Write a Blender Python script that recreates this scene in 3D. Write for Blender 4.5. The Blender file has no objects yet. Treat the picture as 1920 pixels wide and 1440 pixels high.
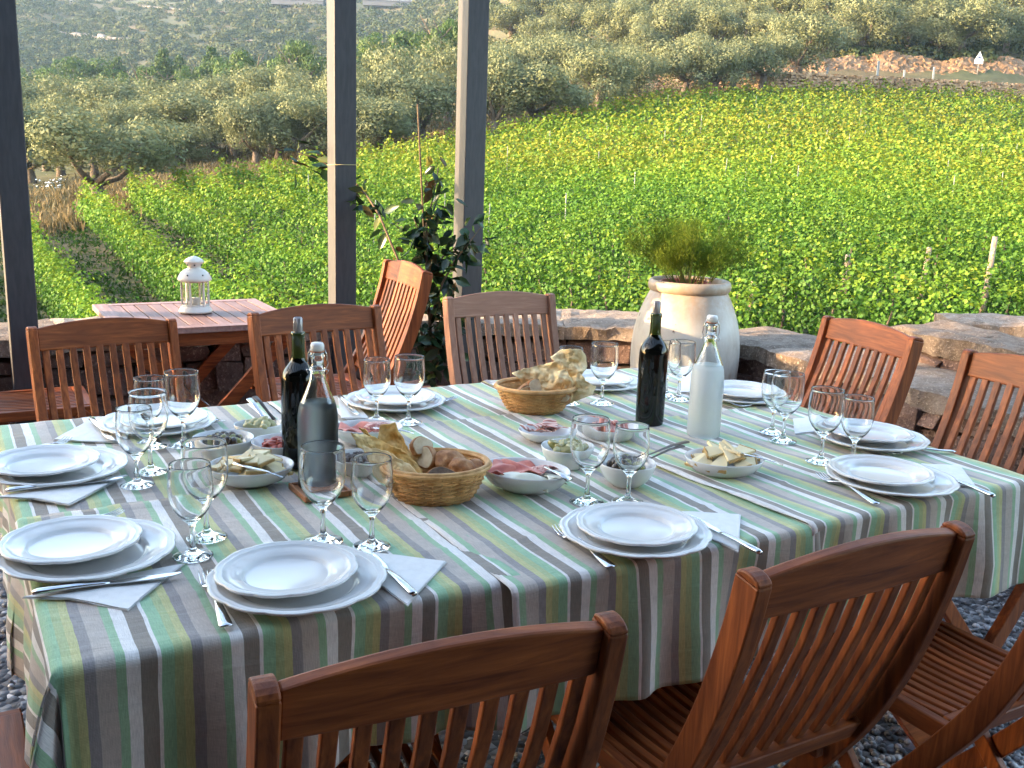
import bpy, bmesh, math, random
import numpy as np
from mathutils import Vector, Matrix, noise as mn
random.seed(7); rng = np.random.default_rng(11)
R = math.radians
S = bpy.context.scene
COL = S.collection

# ------------------------------------------------------------------ camera, sky, sun, exposure
FPX, TH, RO, CZ = 1867.0, R(12.6), R(2.04), 1.42
Fv = np.array([0, math.cos(TH), -math.sin(TH)]); Rw = np.array([1., 0, 0]); Uw = np.cross(Rw, Fv)
Rr = math.cos(RO)*Rw + math.sin(RO)*Uw; Ur = -math.sin(RO)*Rw + math.cos(RO)*Uw
CAM = np.array([0, 0, CZ])
cd = bpy.data.cameras.new('camera'); cam = bpy.data.objects.new('camera', cd); COL.objects.link(cam)
cd.sensor_width = 36; cd.lens = 36*FPX/1920; cd.clip_start = 0.05; cd.clip_end = 6000
M = Matrix(((Rr[0], Ur[0], -Fv[0], CAM[0]), (Rr[1], Ur[1], -Fv[1], CAM[1]), (Rr[2], Ur[2], -Fv[2], CAM[2]), (0, 0, 0, 1)))
cam.matrix_world = M
S.camera = cam
SUN_DIR = np.array([-0.965, -0.2, 0.235]); SUN_DIR /= np.linalg.norm(SUN_DIR)     # towards the sun
w = bpy.data.worlds.new('World'); S.world = w; w.use_nodes = True
nt = w.node_tree; bg = nt.nodes['Background']
sky = nt.nodes.new('ShaderNodeTexSky'); sky.sky_type = 'NISHITA'; sky.sun_disc = False
sky.sun_elevation = math.asin(SUN_DIR[2]); sky.sun_rotation = math.atan2(SUN_DIR[0], SUN_DIR[1])
sky.air_density = 1.0; sky.dust_density = 1.8; sky.ozone_density = .7
nt.links.new(sky.outputs[0], bg.inputs[0]); bg.inputs[1].default_value = 0.15
sl = bpy.data.lights.new('sun', 'SUN'); so = bpy.data.objects.new('sun', sl); COL.objects.link(so)
sl.energy = 2.5; sl.angle = R(0.6); sl.color = (1.0, 0.70, 0.40)
so.rotation_euler = Vector(SUN_DIR).to_track_quat('Z', 'Y').to_euler()
S.view_settings.view_transform = 'Standard'; S.view_settings.look = 'None'
S.view_settings.exposure = 3.05; S.view_settings.gamma = 1.0
S.render.engine = 'CYCLES'
cy = S.cycles
cy.max_bounces = 12; cy.transparent_max_bounces = 12; cy.transmission_bounces = 12; cy.glossy_bounces = 5
cy.diffuse_bounces = 4; cy.volume_bounces = 1; cy.use_denoising = True; cy.sample_clamp_indirect = 6.0
cy.caustics_refractive = True; cy.caustics_reflective = False

# ------------------------------------------------------------------ geometry of the view (world points where things stand)
def ray(x, y): return Fv*FPX + Rr*(x-960) - Ur*(y-720)
def on_z(x, y, z=0.755):
    d = ray(x, y); t = (z-CZ)/d[2]; return CAM + d*t
def on_y(x, y, Y):
    d = ray(x, y); return CAM + d*(Y/d[1])
CA, SA = math.cos(R(30)), math.sin(R(30))
def T(u, v, z=0.): return Vector((CA*u - SA*v, SA*u + CA*v, z))     # terrace frame: table, wall and posts stand at 30 degrees
def inv(x, y): return CA*x + SA*y, -SA*x + CA*y

# ------------------------------------------------------------------ mesh builder
class MB:
    def __init__(s): s.v = []; s.f = []; s.uv = []; s.t = []; s.sm = []; s.mi = []
    def add(s, vs, fs, tint=0.5, smooth=False, mi=0, uv=None):
        o = len(s.v); s.v += [tuple(p) for p in vs]
        for k, f in enumerate(fs):
            s.f.append(tuple(i+o for i in f)); s.t.append(tint); s.sm.append(smooth); s.mi.append(mi)
        if uv is not None: s.uv += list(uv)
        return s
    def box(s, c, d, rot=None, tint=0.5, mi=0, jit=0.):
        c = Vector(c); vs = []
        for z in (-1, 1):
            for x, y in ((-1, -1), (1, -1), (1, 1), (-1, 1)):
                p = Vector((x*d[0]/2, y*d[1]/2, z*d[2]/2))
                if jit: p += Vector([random.uniform(-jit, jit) for _ in range(3)])
                if rot is not None: p = rot @ p
                vs.append(p + c)
        return s.add(vs, [(0, 3, 2, 1), (4, 5, 6, 7), (0, 1, 5, 4), (1, 2, 6, 5), (2, 3, 7, 6), (3, 0, 4, 7)], tint, False, mi)
    def tube(s, pts, rad, n=8, tint=0.5, mi=0, cap=True, smooth=True, flat=1.0):
        pts = [Vector(p) for p in pts]
        if not hasattr(rad, '__len__'): rad = [rad]*len(pts)
        vs = []; fs = []; prev = None
        for i, p in enumerate(pts):
            d = (pts[min(i+1, len(pts)-1)] - pts[max(i-1, 0)])
            d = d.normalized() if d.length > 1e-9 else Vector((0, 0, 1))
            if prev is None:
                a = d.orthogonal().normalized() if abs(d.z) > .9 else d.cross(Vector((0, 0, 1))).normalized()
            else:
                a = (prev - d*prev.dot(d)).normalized()
            prev = a; b = d.cross(a)
            for k in range(n):
                t = 2*math.pi*k/n; vs.append(p + (a*math.cos(t) + b*math.sin(t)*flat)*rad[i])
        for i in range(len(pts)-1):
            for k in range(n):
                fs.append((i*n+k, i*n+(k+1) % n, (i+1)*n+(k+1) % n, (i+1)*n+k))
        if cap: fs.append(tuple(range(n))[::-1]); fs.append(tuple((len(pts)-1)*n+k for k in range(n)))
        return s.add(vs, fs, tint, smooth, mi)
    def lathe(s, prof, n=32, c=(0, 0, 0), tint=0.5, mi=0, sx=1, sy=1, fn=None, smooth=True):
        vs = []; fs = []
        for (r, z) in prof:
            for k in range(n):
                t = 2*math.pi*k/n; rr = fn(r, z, t) if fn else r
                vs.append((c[0]+rr*math.cos(t)*sx, c[1]+rr*math.sin(t)*sy, c[2]+z))
        for i in range(len(prof)-1):
            for k in range(n): fs.append((i*n+k, i*n+(k+1) % n, (i+1)*n+(k+1) % n, (i+1)*n+k))
        return s.add(vs, fs, tint, smooth, mi)
    def ball(s, c, r, n=8, m=6, tint=0.5, mi=0, sc=(1, 1, 1), rot=None, jit=0):
        vs = []; fs = []; c = Vector(c)
        for i in range(m+1):
            ph = math.pi*i/m
            for k in range(n):
                t = 2*math.pi*k/n; q = 1 + (random.uniform(-jit, jit) if jit else 0)
                p = Vector((math.sin(ph)*math.cos(t)*r*sc[0]*q, math.sin(ph)*math.sin(t)*r*sc[1]*q, -math.cos(ph)*r*sc[2]*q))
                if rot is not None: p = rot @ p
                vs.append(p + c)
        for i in range(m):
            for k in range(n): fs.append((i*n+k, i*n+(k+1) % n, (i+1)*n+(k+1) % n, (i+1)*n+k))
        return s.add(vs, fs, tint, True, mi)
    def prism(s, out, ax, h0, h1, tint=0.5, mi=0, smooth=False):
        # outline (list of 2d) extruded along axis ax between h0 and h1
        def P(a, b, h): return {'x': (h, a, b), 'y': (a, h, b), 'z': (a, b, h)}[ax]
        n = len(out); vs = [P(a, b, h0) for a, b in out] + [P(a, b, h1) for a, b in out]
        fs = [(i, (i+1) % n, n+(i+1) % n, n+i) for i in range(n)]
        fs += [tuple(range(n))[::-1], tuple(range(n, 2*n))]
        return s.add(vs, fs, tint, smooth, mi)
    def strip(s, path, w, t, tint=0.5, mi=0):
        # board following (y,z) path; path = list of (x0,y,z): half width w in x, thickness t along normal
        n = len(path); vs = []; fs = []
        for i, (x, y, z) in enumerate(path):
            a = path[max(i-1, 0)]; b = path[min(i+1, n-1)]
            d = Vector((0, b[1]-a[1], b[2]-a[2])).normalized(); nn = Vector((0, -d.z, d.y))
            for sx, sn in ((-1, -1), (1, -1), (1, 1), (-1, 1)):
                vs.append(Vector((x+sx*w, y, z)) + nn*sn*t)
        for i in range(n-1):
            for k in range(4): fs.append((i*4+k, i*4+(k+1) % 4, i*4+4+(k+1) % 4, i*4+4+k))
        fs += [(3, 2, 1, 0), (n*4-4, n*4-3, n*4-2, n*4-1)]
        return s.add(vs, fs, tint, False, mi)
    def build(s, name, mats, parent=None, bevel=0, fix=True, sub=0, solid=0):
        me = bpy.data.meshes.new(name); me.from_pydata(s.v, [], s.f)
        if not isinstance(mats, (list, tuple)): mats = [mats]
        for m in mats: me.materials.append(m)
        if s.uv:
            ul = me.uv_layers.new(name='UVMap'); li = np.zeros(len(me.loops), dtype=np.int32); me.loops.foreach_get('vertex_index', li)
            ul.data.foreach_set('uv', np.array(s.uv, dtype=np.float32)[li].ravel())
        at = me.attributes.new('tint', 'FLOAT', 'FACE'); at.data.foreach_set('value', np.array(s.t, dtype=np.float32))
        me.polygons.foreach_set('use_smooth', np.array(s.sm, dtype=bool)); me.polygons.foreach_set('material_index', np.array(s.mi, dtype=np.int32))
        if fix:
            b = bmesh.new(); b.from_mesh(me); bmesh.ops.remove_doubles(b, verts=b.verts, dist=1e-6)
            bmesh.ops.recalc_face_normals(b, faces=b.faces); b.to_mesh(me); b.free()
        me.update()
        o = bpy.data.objects.new(name, me); COL.objects.link(o)
        if parent: o.parent = parent
        if solid:
            m = o.modifiers.new('solid', 'SOLIDIFY'); m.thickness = solid; m.offset = -1
        if bevel:
            m = o.modifiers.new('bevel', 'BEVEL'); m.width = bevel; m.segments = 2; m.limit_method = 'ANGLE'; m.angle_limit = R(50); m.harden_normals = False
        if sub:
            m = o.modifiers.new('sub', 'SUBSURF'); m.levels = sub; m.render_levels = sub
        return o

def tag(o, label=None, cat=None, group=None, kind=None):
    if label: o['label'] = label
    if cat: o['category'] = cat
    if group: o['group'] = group
    if kind: o['kind'] = kind
    return o
def empty(name, loc, rz=0., label=None, cat=None, group=None, sc=1.0):
    o = bpy.data.objects.new(name, None); COL.objects.link(o); o.empty_display_size = .05
    o.location = loc; o.rotation_euler = (0, 0, rz); o.scale = (sc, sc, sc)
    return tag(o, label, cat, group)
KIDS = {}
def copy_tree(o, parent=None):
    c = o.copy(); COL.objects.link(c)
    if parent: c.parent = parent
    for ch in list(o.children): copy_tree(ch, c)
    return c
def place(proto, used, loc, rz, label, group=None, sc=None):
    o = proto if not used else copy_tree(proto)
    o.location = loc; o.rotation_euler = (0, 0, rz); o['label'] = label
    if group: o['group'] = group
    if sc: o.scale = (sc, sc, sc)
    return o

# ------------------------------------------------------------------ materials
def new_mat(name):
    m = bpy.data.materials.new(name); m.use_nodes = True; n = m.node_tree; n.nodes.clear()
    out = n.nodes.new('ShaderNodeOutputMaterial'); p = n.nodes.new('ShaderNodeBsdfPrincipled'); n.links.new(p.outputs[0], out.inputs[0])
    return m, n, p, out
def nd(n, t, **k):
    x = n.nodes.new('ShaderNode'+t)
    for a, b in k.items():
        if a.startswith('i_'):
            key = a[2:]; key = int(key) if key.isdigit() else key.replace('_', ' ')
            x.inputs[key].default_value = b
        else: setattr(x, a, b)
    return x
def ramp(n, fac, cols, interp='LINEAR'):
    r = n.nodes.new('ShaderNodeValToRGB'); cr = r.color_ramp; cr.interpolation = interp
    while len(cr.elements) > 1: cr.elements.remove(cr.elements[0])
    cr.elements[0].position = cols[0][0]; cr.elements[0].color = (*cols[0][1], 1)
    for p, c in cols[1:]:
        e = cr.elements.new(p); e.color = (*c, 1)
    n.links.new(fac, r.inputs[0]); return r.outputs[0]
def noise(n, scale, detail=4, rough=.55, co='Object', stretch=(1, 1, 1), dist=0.):
    tc = nd(n, 'TexCoord'); mp = nd(n, 'Mapping'); mp.inputs['Scale'].default_value = stretch
    n.links.new(tc.outputs[co], mp.inputs[0]); t = nd(n, 'TexNoise', i_Scale=scale, i_Detail=detail, i_Roughness=rough, i_Distortion=dist)
    n.links.new(mp.outputs[0], t.inputs['Vector']); return t.outputs[0]
def bump(n, p, h, dist=.002, strength=.5):
    b = nd(n, 'Bump', i_Strength=strength, i_Distance=dist); n.links.new(h, b.inputs['Height']); n.links.new(b.outputs[0], p.inputs['Normal']); return b
def mix(n, a, b, fac, mode='MIX'):
    m = nd(n, 'MixRGB', blend_type=mode)
    for i, x in ((0, fac), (1, a), (2, b)):
        if hasattr(x, 'links') or hasattr(x, 'is_linked'): n.links.new(x, m.inputs[i])
        elif i == 0: m.inputs[0].default_value = x
        else: m.inputs[i].default_value = (*x, 1)
    return m.outputs[0]
def simple(name, c1, c2=None, scale=8, rough=.5, metal=0., spec=.5, bmp=0., bscale=None, co='Object', stretch=(1, 1, 1), tint=0., tr=0., ior=None, lo=.35, hi=.65, coat=0.):
    m, n, p, out = new_mat(name)
    c2 = c2 or c1
    f = noise(n, scale, co=co, stretch=stretch)
    c = ramp(n, f, [(lo, c1), (hi, c2)])
    if tint:
        at = nd(n, 'Attribute', attribute_name='tint'); mr = nd(n, 'MapRange', i_3=1-tint, i_4=1+tint); n.links.new(at.outputs['Fac'], mr.inputs[0])
        hs = nd(n, 'HueSaturation'); n.links.new(c, hs.inputs['Color']); n.links.new(mr.outputs[0], hs.inputs['Value']); c = hs.outputs[0]
    n.links.new(c, p.inputs['Base Color']); p.inputs['Roughness'].default_value = rough; p.inputs['Metallic'].default_value = metal
    p.inputs['Specular IOR Level'].default_value = spec; p.inputs['Transmission Weight'].default_value = tr; p.inputs['Coat Weight'].default_value = coat
    if ior: p.inputs['IOR'].default_value = ior
    if bmp: bump(n, p, noise(n, bscale or scale*3, co=co, stretch=stretch), dist=bmp, strength=.6)
    return m

def wood(name, stretch, c1, c2, rough=.42, coat=.0):
    m, n, p, out = new_mat(name)
    g = noise(n, 5, 5, .6, stretch=stretch, dist=.6); big = noise(n, 3, 2, .5)
    c = ramp(n, g, [(.3, c1), (.55, tuple((a+b)/2 for a, b in zip(c1, c2))), (.72, c2)])
    oi = nd(n, 'ObjectInfo'); mr = nd(n, 'MapRange', i_3=.82, i_4=1.15); n.links.new(oi.outputs['Random'], mr.inputs[0])
    hs = nd(n, 'HueSaturation'); n.links.new(c, hs.inputs['Color']); n.links.new(mr.outputs[0], hs.inputs['Value'])
    at = nd(n, 'Attribute', attribute_name='tint'); m2 = nd(n, 'MapRange', i_3=.8, i_4=1.2); n.links.new(at.outputs['Fac'], m2.inputs[0])
    h2 = nd(n, 'HueSaturation'); n.links.new(hs.outputs[0], h2.inputs['Color']); n.links.new(m2.outputs[0], h2.inputs['Value'])
    n.links.new(h2.outputs[0], p.inputs['Base Color'])
    rr = nd(n, 'MapRange', i_3=rough-.06, i_4=rough+.16); n.links.new(big, rr.inputs[0]); n.links.new(rr.outputs[0], p.inputs['Roughness'])
    p.inputs['Specular IOR Level'].default_value = .32
    bump(n, p, noise(n, 14, 4, .6, stretch=stretch), .0008, .5)
    return m
WC1, WC2 = (.13, .028, .008), (.40, .11, .028)
wz = wood('wood_grain_upright', (14, 14, 1.2), WC1, WC2); wx = wood('wood_grain_across', (1.2, 14, 14), WC1, WC2); wy = wood('wood_grain_along', (14, 1.2, 14), WC1, WC2)
wgrey = wood('wood_weathered', (14, 1.2, 14), (.22, .12, .10), (.36, .22, .19), .5, 0.)
wweath = wood('wood_weathered_upright', (14, 14, 1.2), (.24, .11, .07), (.38, .20, .13), .5, 0.0)
wweathx = wood('wood_weathered_across', (1.2, 14, 14), (.24, .11, .07), (.38, .20, .13), .5, 0.0)

def leaf_mat(name, cols, trans=.35, rough=.5, gloss=.1, tintname='tint'):
    m, n, p, out = new_mat(name); n.nodes.remove(p)
    at = nd(n, 'Attribute', attribute_name=tintname); c = ramp(n, at.outputs['Fac'], cols)
    big = noise(n, .12, 3, .6, co='Object'); hs = nd(n, 'HueSaturation'); n.links.new(c, hs.inputs['Color'])
    mr = nd(n, 'MapRange', i_1=.3, i_2=.7, i_3=.82, i_4=1.2); n.links.new(big, mr.inputs[0]); n.links.new(mr.outputs[0], hs.inputs['Value']); c = hs.outputs[0]
    d = nd(n, 'BsdfDiffuse'); t = nd(n, 'BsdfTranslucent'); g = nd(n, 'BsdfGlossy', i_Roughness=rough)
    n.links.new(c, d.inputs[0])
    tc = mix(n, c, (.9, 1.0, .25), .35, 'MULTIPLY'); n.links.new(c, t.inputs[0])
    g.inputs[0].default_value = (.8, .85, .8, 1)
    m1 = nd(n, 'MixShader', i_Fac=trans); n.links.new(d.outputs[0], m1.inputs[1]); n.links.new(t.outputs[0], m1.inputs[2])
    m2 = nd(n, 'MixShader', i_Fac=gloss); n.links.new(m1.outputs[0], m2.inputs[1]); n.links.new(g.outputs[0], m2.inputs[2])
    n.links.new(m2.outputs[0], out.inputs[0]); return m
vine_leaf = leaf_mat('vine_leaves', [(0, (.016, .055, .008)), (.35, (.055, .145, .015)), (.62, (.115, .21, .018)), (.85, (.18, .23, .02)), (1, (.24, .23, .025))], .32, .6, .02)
olive_leaf = leaf_mat('olive_leaves', [(0, (.035, .052, .022)), (.5, (.145, .165, .082)), (1, (.29, .305, .165))], .2, .5, .02)
pine_leaf = leaf_mat('pine_needles', [(0, (.02, .05, .010)), (1, (.11, .19, .025))], .25, .6, .03)
scrub_leaf = leaf_mat('scrub_leaves', [(0, (.015, .026, .009)), (.5, (.040, .058, .018)), (1, (.10, .095, .035))], .15, .6, .02)
straw_m = leaf_mat('dry_grass', [(0, (.06, .055, .022)), (.6, (.14, .105, .05)), (1, (.22, .165, .085))], .3, .6, .02)
camellia = leaf_mat('glossy_leaves', [(0, (.012, .03, .014)), (.6, (.03, .07, .025)), (.85, (.09, .05, .02)), (1, (.16, .20, .04))], .18, .25, .05)
fennel_m = leaf_mat('fennel_fronds', [(0, (.03, .07, .012)), (.5, (.075, .13, .018)), (1, (.17, .21, .03))], .3, .6, .0)
bark = simple('bark', (.06, .045, .035), (.16, .12, .09), 6, .9, bmp=.02, stretch=(3, 3, 1))
stem_m = simple('stem', (.08, .05, .03), (.16, .11, .06), 20, .8)

def glass_m(name, col=(1, 1, 1), rough=0., ior=1.48):
    m = bpy.data.materials.new(name); m.use_nodes = True; n = m.node_tree; n.nodes.clear()
    out = n.nodes.new('ShaderNodeOutputMaterial'); g = n.nodes.new('ShaderNodeBsdfGlass'); g.inputs[0].default_value = (*col, 1); g.inputs['Roughness'].default_value = rough; g.inputs['IOR'].default_value = ior
    n.links.new(g.outputs[0], out.inputs[0]); return m
glass = glass_m('clear_glass', (.985, .99, .99))
chrome = simple('polished_steel', (.62, .62, .64), (.72, .72, .74), 30, .16, metal=1.)
ceramic = simple('white_ceramic', (.70, .69, .68), (.75, .74, .73), 5, .15, spec=.5, coat=.2)
paper = simple('paper_napkin', (.80, .79, .78), (.86, .85, .84), 60, .85, bmp=.0008, bscale=120)

# stone: blocks with a tint of their own
def stone_mat(name, c1, c2, c3, sc=6.):
    m, n, p, out = new_mat(name)
    a = noise(n, sc, 6, .65); b = noise(n, sc*6, 4, .7)
    c = ramp(n, a, [(.3, c1), (.5, c2), (.7, c3)]); c = mix(n, c, (.62, .62, .6), .0)
    lich = ramp(n, b, [(.56, (0, 0, 0)), (.66, (1, 1, 1))]); c = mix(n, c, tuple(min(1, x*1.55) for x in c3), lich)
    at = nd(n, 'Attribute', attribute_name='tint'); mr = nd(n, 'MapRange', i_3=.72, i_4=1.3); n.links.new(at.outputs['Fac'], mr.inputs[0])
    hs = nd(n, 'HueSaturation'); n.links.new(c, hs.inputs['Color']); n.links.new(mr.outputs[0], hs.inputs['Value']); n.links.new(hs.outputs[0], p.inputs['Base Color'])
    p.inputs['Roughness'].default_value = .9; bump(n, p, b, .018, 1.); return m
stone_face = stone_mat('wall_stone', (.09, .055, .045), (.17, .105, .085), (.26, .18, .145), 11)
stone_cap = stone_mat('cap_stone', (.18, .125, .085), (.31, .235, .18), (.42, .34, .275), 16)
limestone = stone_mat('dry_stone', (.20, .12, .065), (.30, .19, .11), (.38, .27, .17), 1.2)
rock_m = stone_mat('pale_rock', (.12, .11, .10), (.17, .155, .14), (.2, .19, .18), .05)
mortar = simple('mortar', (.045, .035, .03), (.09, .07, .06), 12, .95, bmp=.01)

# ------------------------------------------------------------------ terrain (one sheet)
GP = [  # px, py, forward distance: where ground is seen, plus far anchors
 (67,457,30),(190,560,24),(1840,590,17),(1400,605,16.5),(130,405,40),(200,378,46),(330,350,50),(480,330,55),(640,312,60),(760,287,64),(900,268,68),(1000,242,72),
 (1100,212,78),(1250,192,84),(1400,184,89),(1700,192,93),(1920,212,95),(1400,150,100),(1700,152,104),(1900,160,106),(2300,220,100),(2600,330,60),(2500,470,30),
 (1600,110,112),(1850,110,114),(1500,60,130),(1850,60,130),(1500,-10,155),(1900,-20,150),(1500,-120,200),(2100,-150,190),(2400,-60,150),
 (1200,165,105),(1000,190,100),(1200,80,140),(1000,120,140),(1200,0,190),(1000,20,210),(1000,-60,300),(1200,-120,280),
 (200,300,80),(0,330,70),(400,270,85),(200,235,125),(450,228,125),(620,215,125),(800,190,120),(-300,330,70),(-400,250,150),(-200,420,40),(-500,560,26),
 (200,212,200),(500,195,200),(760,150,200),(-300,220,230),(100,190,300),(500,165,300),(750,125,320),(-300,190,330),
 (100,120,420),(500,90,420),(800,50,430),(-300,110,430),(60,-2,560),(330,-4,620),(600,-30,640),(850,-40,640),(-300,-20,560),(1100,-160,520),
 (100,40,900),(700,20,900),(-600,40,800),(1500,-320,420),(2300,-300,300)]
gpts = []
for px, py, Y in GP:
    p = on_y(px, py, Y); gpts.append(p)
for x, y, z in ((0, 8, -2.3), (-12, 8, -3.0), (12, 6, -1.4), (0, -30, -2.0), (-40, -20, -4), (40, -20, 0), (-30, 12, -3.4), (-120, 0, -8), (120, 0, 10)):
    gpts.append(np.array([x, y, z]))
gpts = np.array(gpts); GX = gpts[:, :2]; SC = 100.
def warp(P):   # compress distance so near and far are treated alike
    r = np.hypot(P[:, 0], P[:, 1]) + 8; f = np.log(r/8)*1.0/np.maximum(r, 1e-6); return P*f[:, None]*1.0
def K(a, b):
    d = np.hypot(a[:, None, 0]-b[None, :, 0], a[:, None, 1]-b[None, :, 1]); return d**2*np.log(d+1e-9)
WG = warp(GX); n_ = NGP = len(WG); rr_ = np.hypot(GX[:, 0], GX[:, 1]) + 8
ZN = (gpts[:, 2]+3)/rr_       # interpolate slope seen from the terrace: stays well behaved far out
A = np.zeros((n_+3, n_+3)); A[:n_, :n_] = K(WG, WG) + np.eye(n_)*2e-3; A[:n_, n_] = 1; A[:n_, n_+1:] = WG; A[n_:, :n_] = A[:n_, n_:].T
sol = np.linalg.solve(A, np.concatenate([ZN, np.zeros(3)]))
def Gz(x, y):
    x = np.atleast_1d(np.asarray(x, float)); y = np.atleast_1d(np.asarray(y, float)); P = np.stack([x, y], 1); W = warp(P); out = np.zeros(len(P))
    for i in range(0, len(P), 4000):
        w_ = W[i:i+4000]; out[i:i+4000] = K(w_, WG) @ sol[:NGP] + sol[NGP] + w_ @ sol[NGP+1:]
    r = np.hypot(x, y)+8
    return out*r - 3
def gz(x, y): return float(Gz([x], [y])[0])
def ground_hit(px, py, y0=12., y1=700.):
    ys = np.geomspace(y0, y1, 500); d = ray(px, py); P = CAM[None] + d[None]*(ys/d[1])[:, None]
    below = P[:, 2] < Gz(P[:, 0], P[:, 1]); k = int(np.argmax(below)) if below.any() else len(ys)-1
    return P[k]

ground_m, n, p, out = new_mat('ground_soil')
gc = nd(n, 'NewGeometry'); a = noise(n, .05, 8, .6); b = noise(n, .9, 5, .6); c3 = noise(n, 14, 4, .6)
c = ramp(n, a, [(.38, (.13, .10, .045)), (.5, (.085, .085, .034)), (.62, (.05, .07, .025))])
c = mix(n, c, ramp(n, b, [(.3, (.55, .55, .5)), (.7, (1.15, 1.1, 1.0))]), 1.0, 'MULTIPLY')
c = mix(n, c, ramp(n, c3, [(.3, (.7, .7, .7)), (.7, (1.2, 1.2, 1.2))]), 1.0, 'MULTIPLY')
n.links.new(c, p.inputs['Base Color']); p.inputs['Roughness'].default_value = .95; bump(n, p, c3, .05, .8)
# polar grid, dense near
th = np.radians(np.linspace(-60, 60, 240)); rs = np.concatenate([[2.], np.geomspace(7, 800, 220)])
TT, RS = np.meshgrid(th, rs); X = (np.sin(TT)*RS).ravel(); Y = (np.cos(TT)*RS).ravel(); Z = Gz(X, Y)
Z += (rng.random(len(Z))-.5)*np.clip(RS.ravel()*.002, .02, 1.)
nc = len(th); vs = vs_ter = np.stack([X, Y, Z], 1)
fs = [(i*nc+k, i*nc+k+1, (i+1)*nc+k+1, (i+1)*nc+k) for i in range(len(rs)-1) for k in range(nc-1)]
mb = MB(); mb.add(vs, fs, smooth=True)
# rest of the ground behind the viewer
back = [(-700, 400, -20), (-700, -600, -20), (700, -600, -5), (700, 400, 40), (1.73, .99, gz(1.73, 1)), (0, 0, -2.9), (-1.73, .99, gz(-1.73, 1))]
mb.add(back, [(0, 1, 5, 6), (1, 2, 5), (2, 3, 4, 5)])
terrain = mb.build('terrain', ground_m, fix=False); tag(terrain, kind='structure')

# ------------------------------------------------------------------ scattered leaves as one mesh (numpy)
def leaf_cloud(name, P, size, tint, mat, parent=None, up=0., droop=0., aspect=1.0, fold=True, nrm=None):
    """each leaf: a kite of four corners, folded along its midrib when fold"""
    N = len(P); size = np.broadcast_to(size, (N,)).astype(float); asp = aspect
    a = rng.normal(size=(N, 3)); a[:, 2] += up
    if nrm is not None: a = nrm + .34*rng.normal(size=(N, 3))
    a /= np.linalg.norm(a, axis=1, keepdims=True)
    b = rng.normal(size=(N, 3)); b[:, 2] -= droop; b -= (b*a).sum(1, keepdims=True)*a; b /= np.linalg.norm(b, axis=1, keepdims=True)
    c = np.cross(a, b); s = size[:, None]
    v0 = P - b*s*.5; v2 = P + b*s*.5; l = a*s*.12 if fold else 0
    v1 = P + c*s*.5*asp - b*s*.05 + l; v3 = P - c*s*.5*asp - b*s*.05 + l
    if fold:
        V = np.stack([v0, v1, v2, v3], 1).reshape(-1, 3); i = np.arange(N)*4
        F = np.stack([i, i+1, i+2, i, i+2, i+3], 1).reshape(-1, 3); nf = 2; k = 3
    else:
        V = np.stack([v0, v1, v2, v3], 1).reshape(-1, 3); F = np.arange(N*4).reshape(-1, 4); nf = 1; k = 4
    me = bpy.data.meshes.new(name); me.vertices.add(len(V)); me.vertices.foreach_set('co', V.astype(np.float32).ravel())
    me.loops.add(F.size); me.loops.foreach_set('vertex_index', F.astype(np.int32).ravel())
    me.polygons.add(len(F)); me.polygons.foreach_set('loop_start', np.arange(0, F.size, k, dtype=np.int32)); me.polygons.foreach_set('loop_total', np.full(len(F), k, dtype=np.int32))
    me.update(); me.validate()
    at = me.attributes.new('tint', 'FLOAT', 'FACE'); at.data.foreach_set('value', np.repeat(np.clip(tint, 0, 1), nf).astype(np.float32))
    me.materials.append(mat); o = bpy.data.objects.new(name, me); COL.objects.link(o)
    if parent: o.parent = parent
    return o

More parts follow.
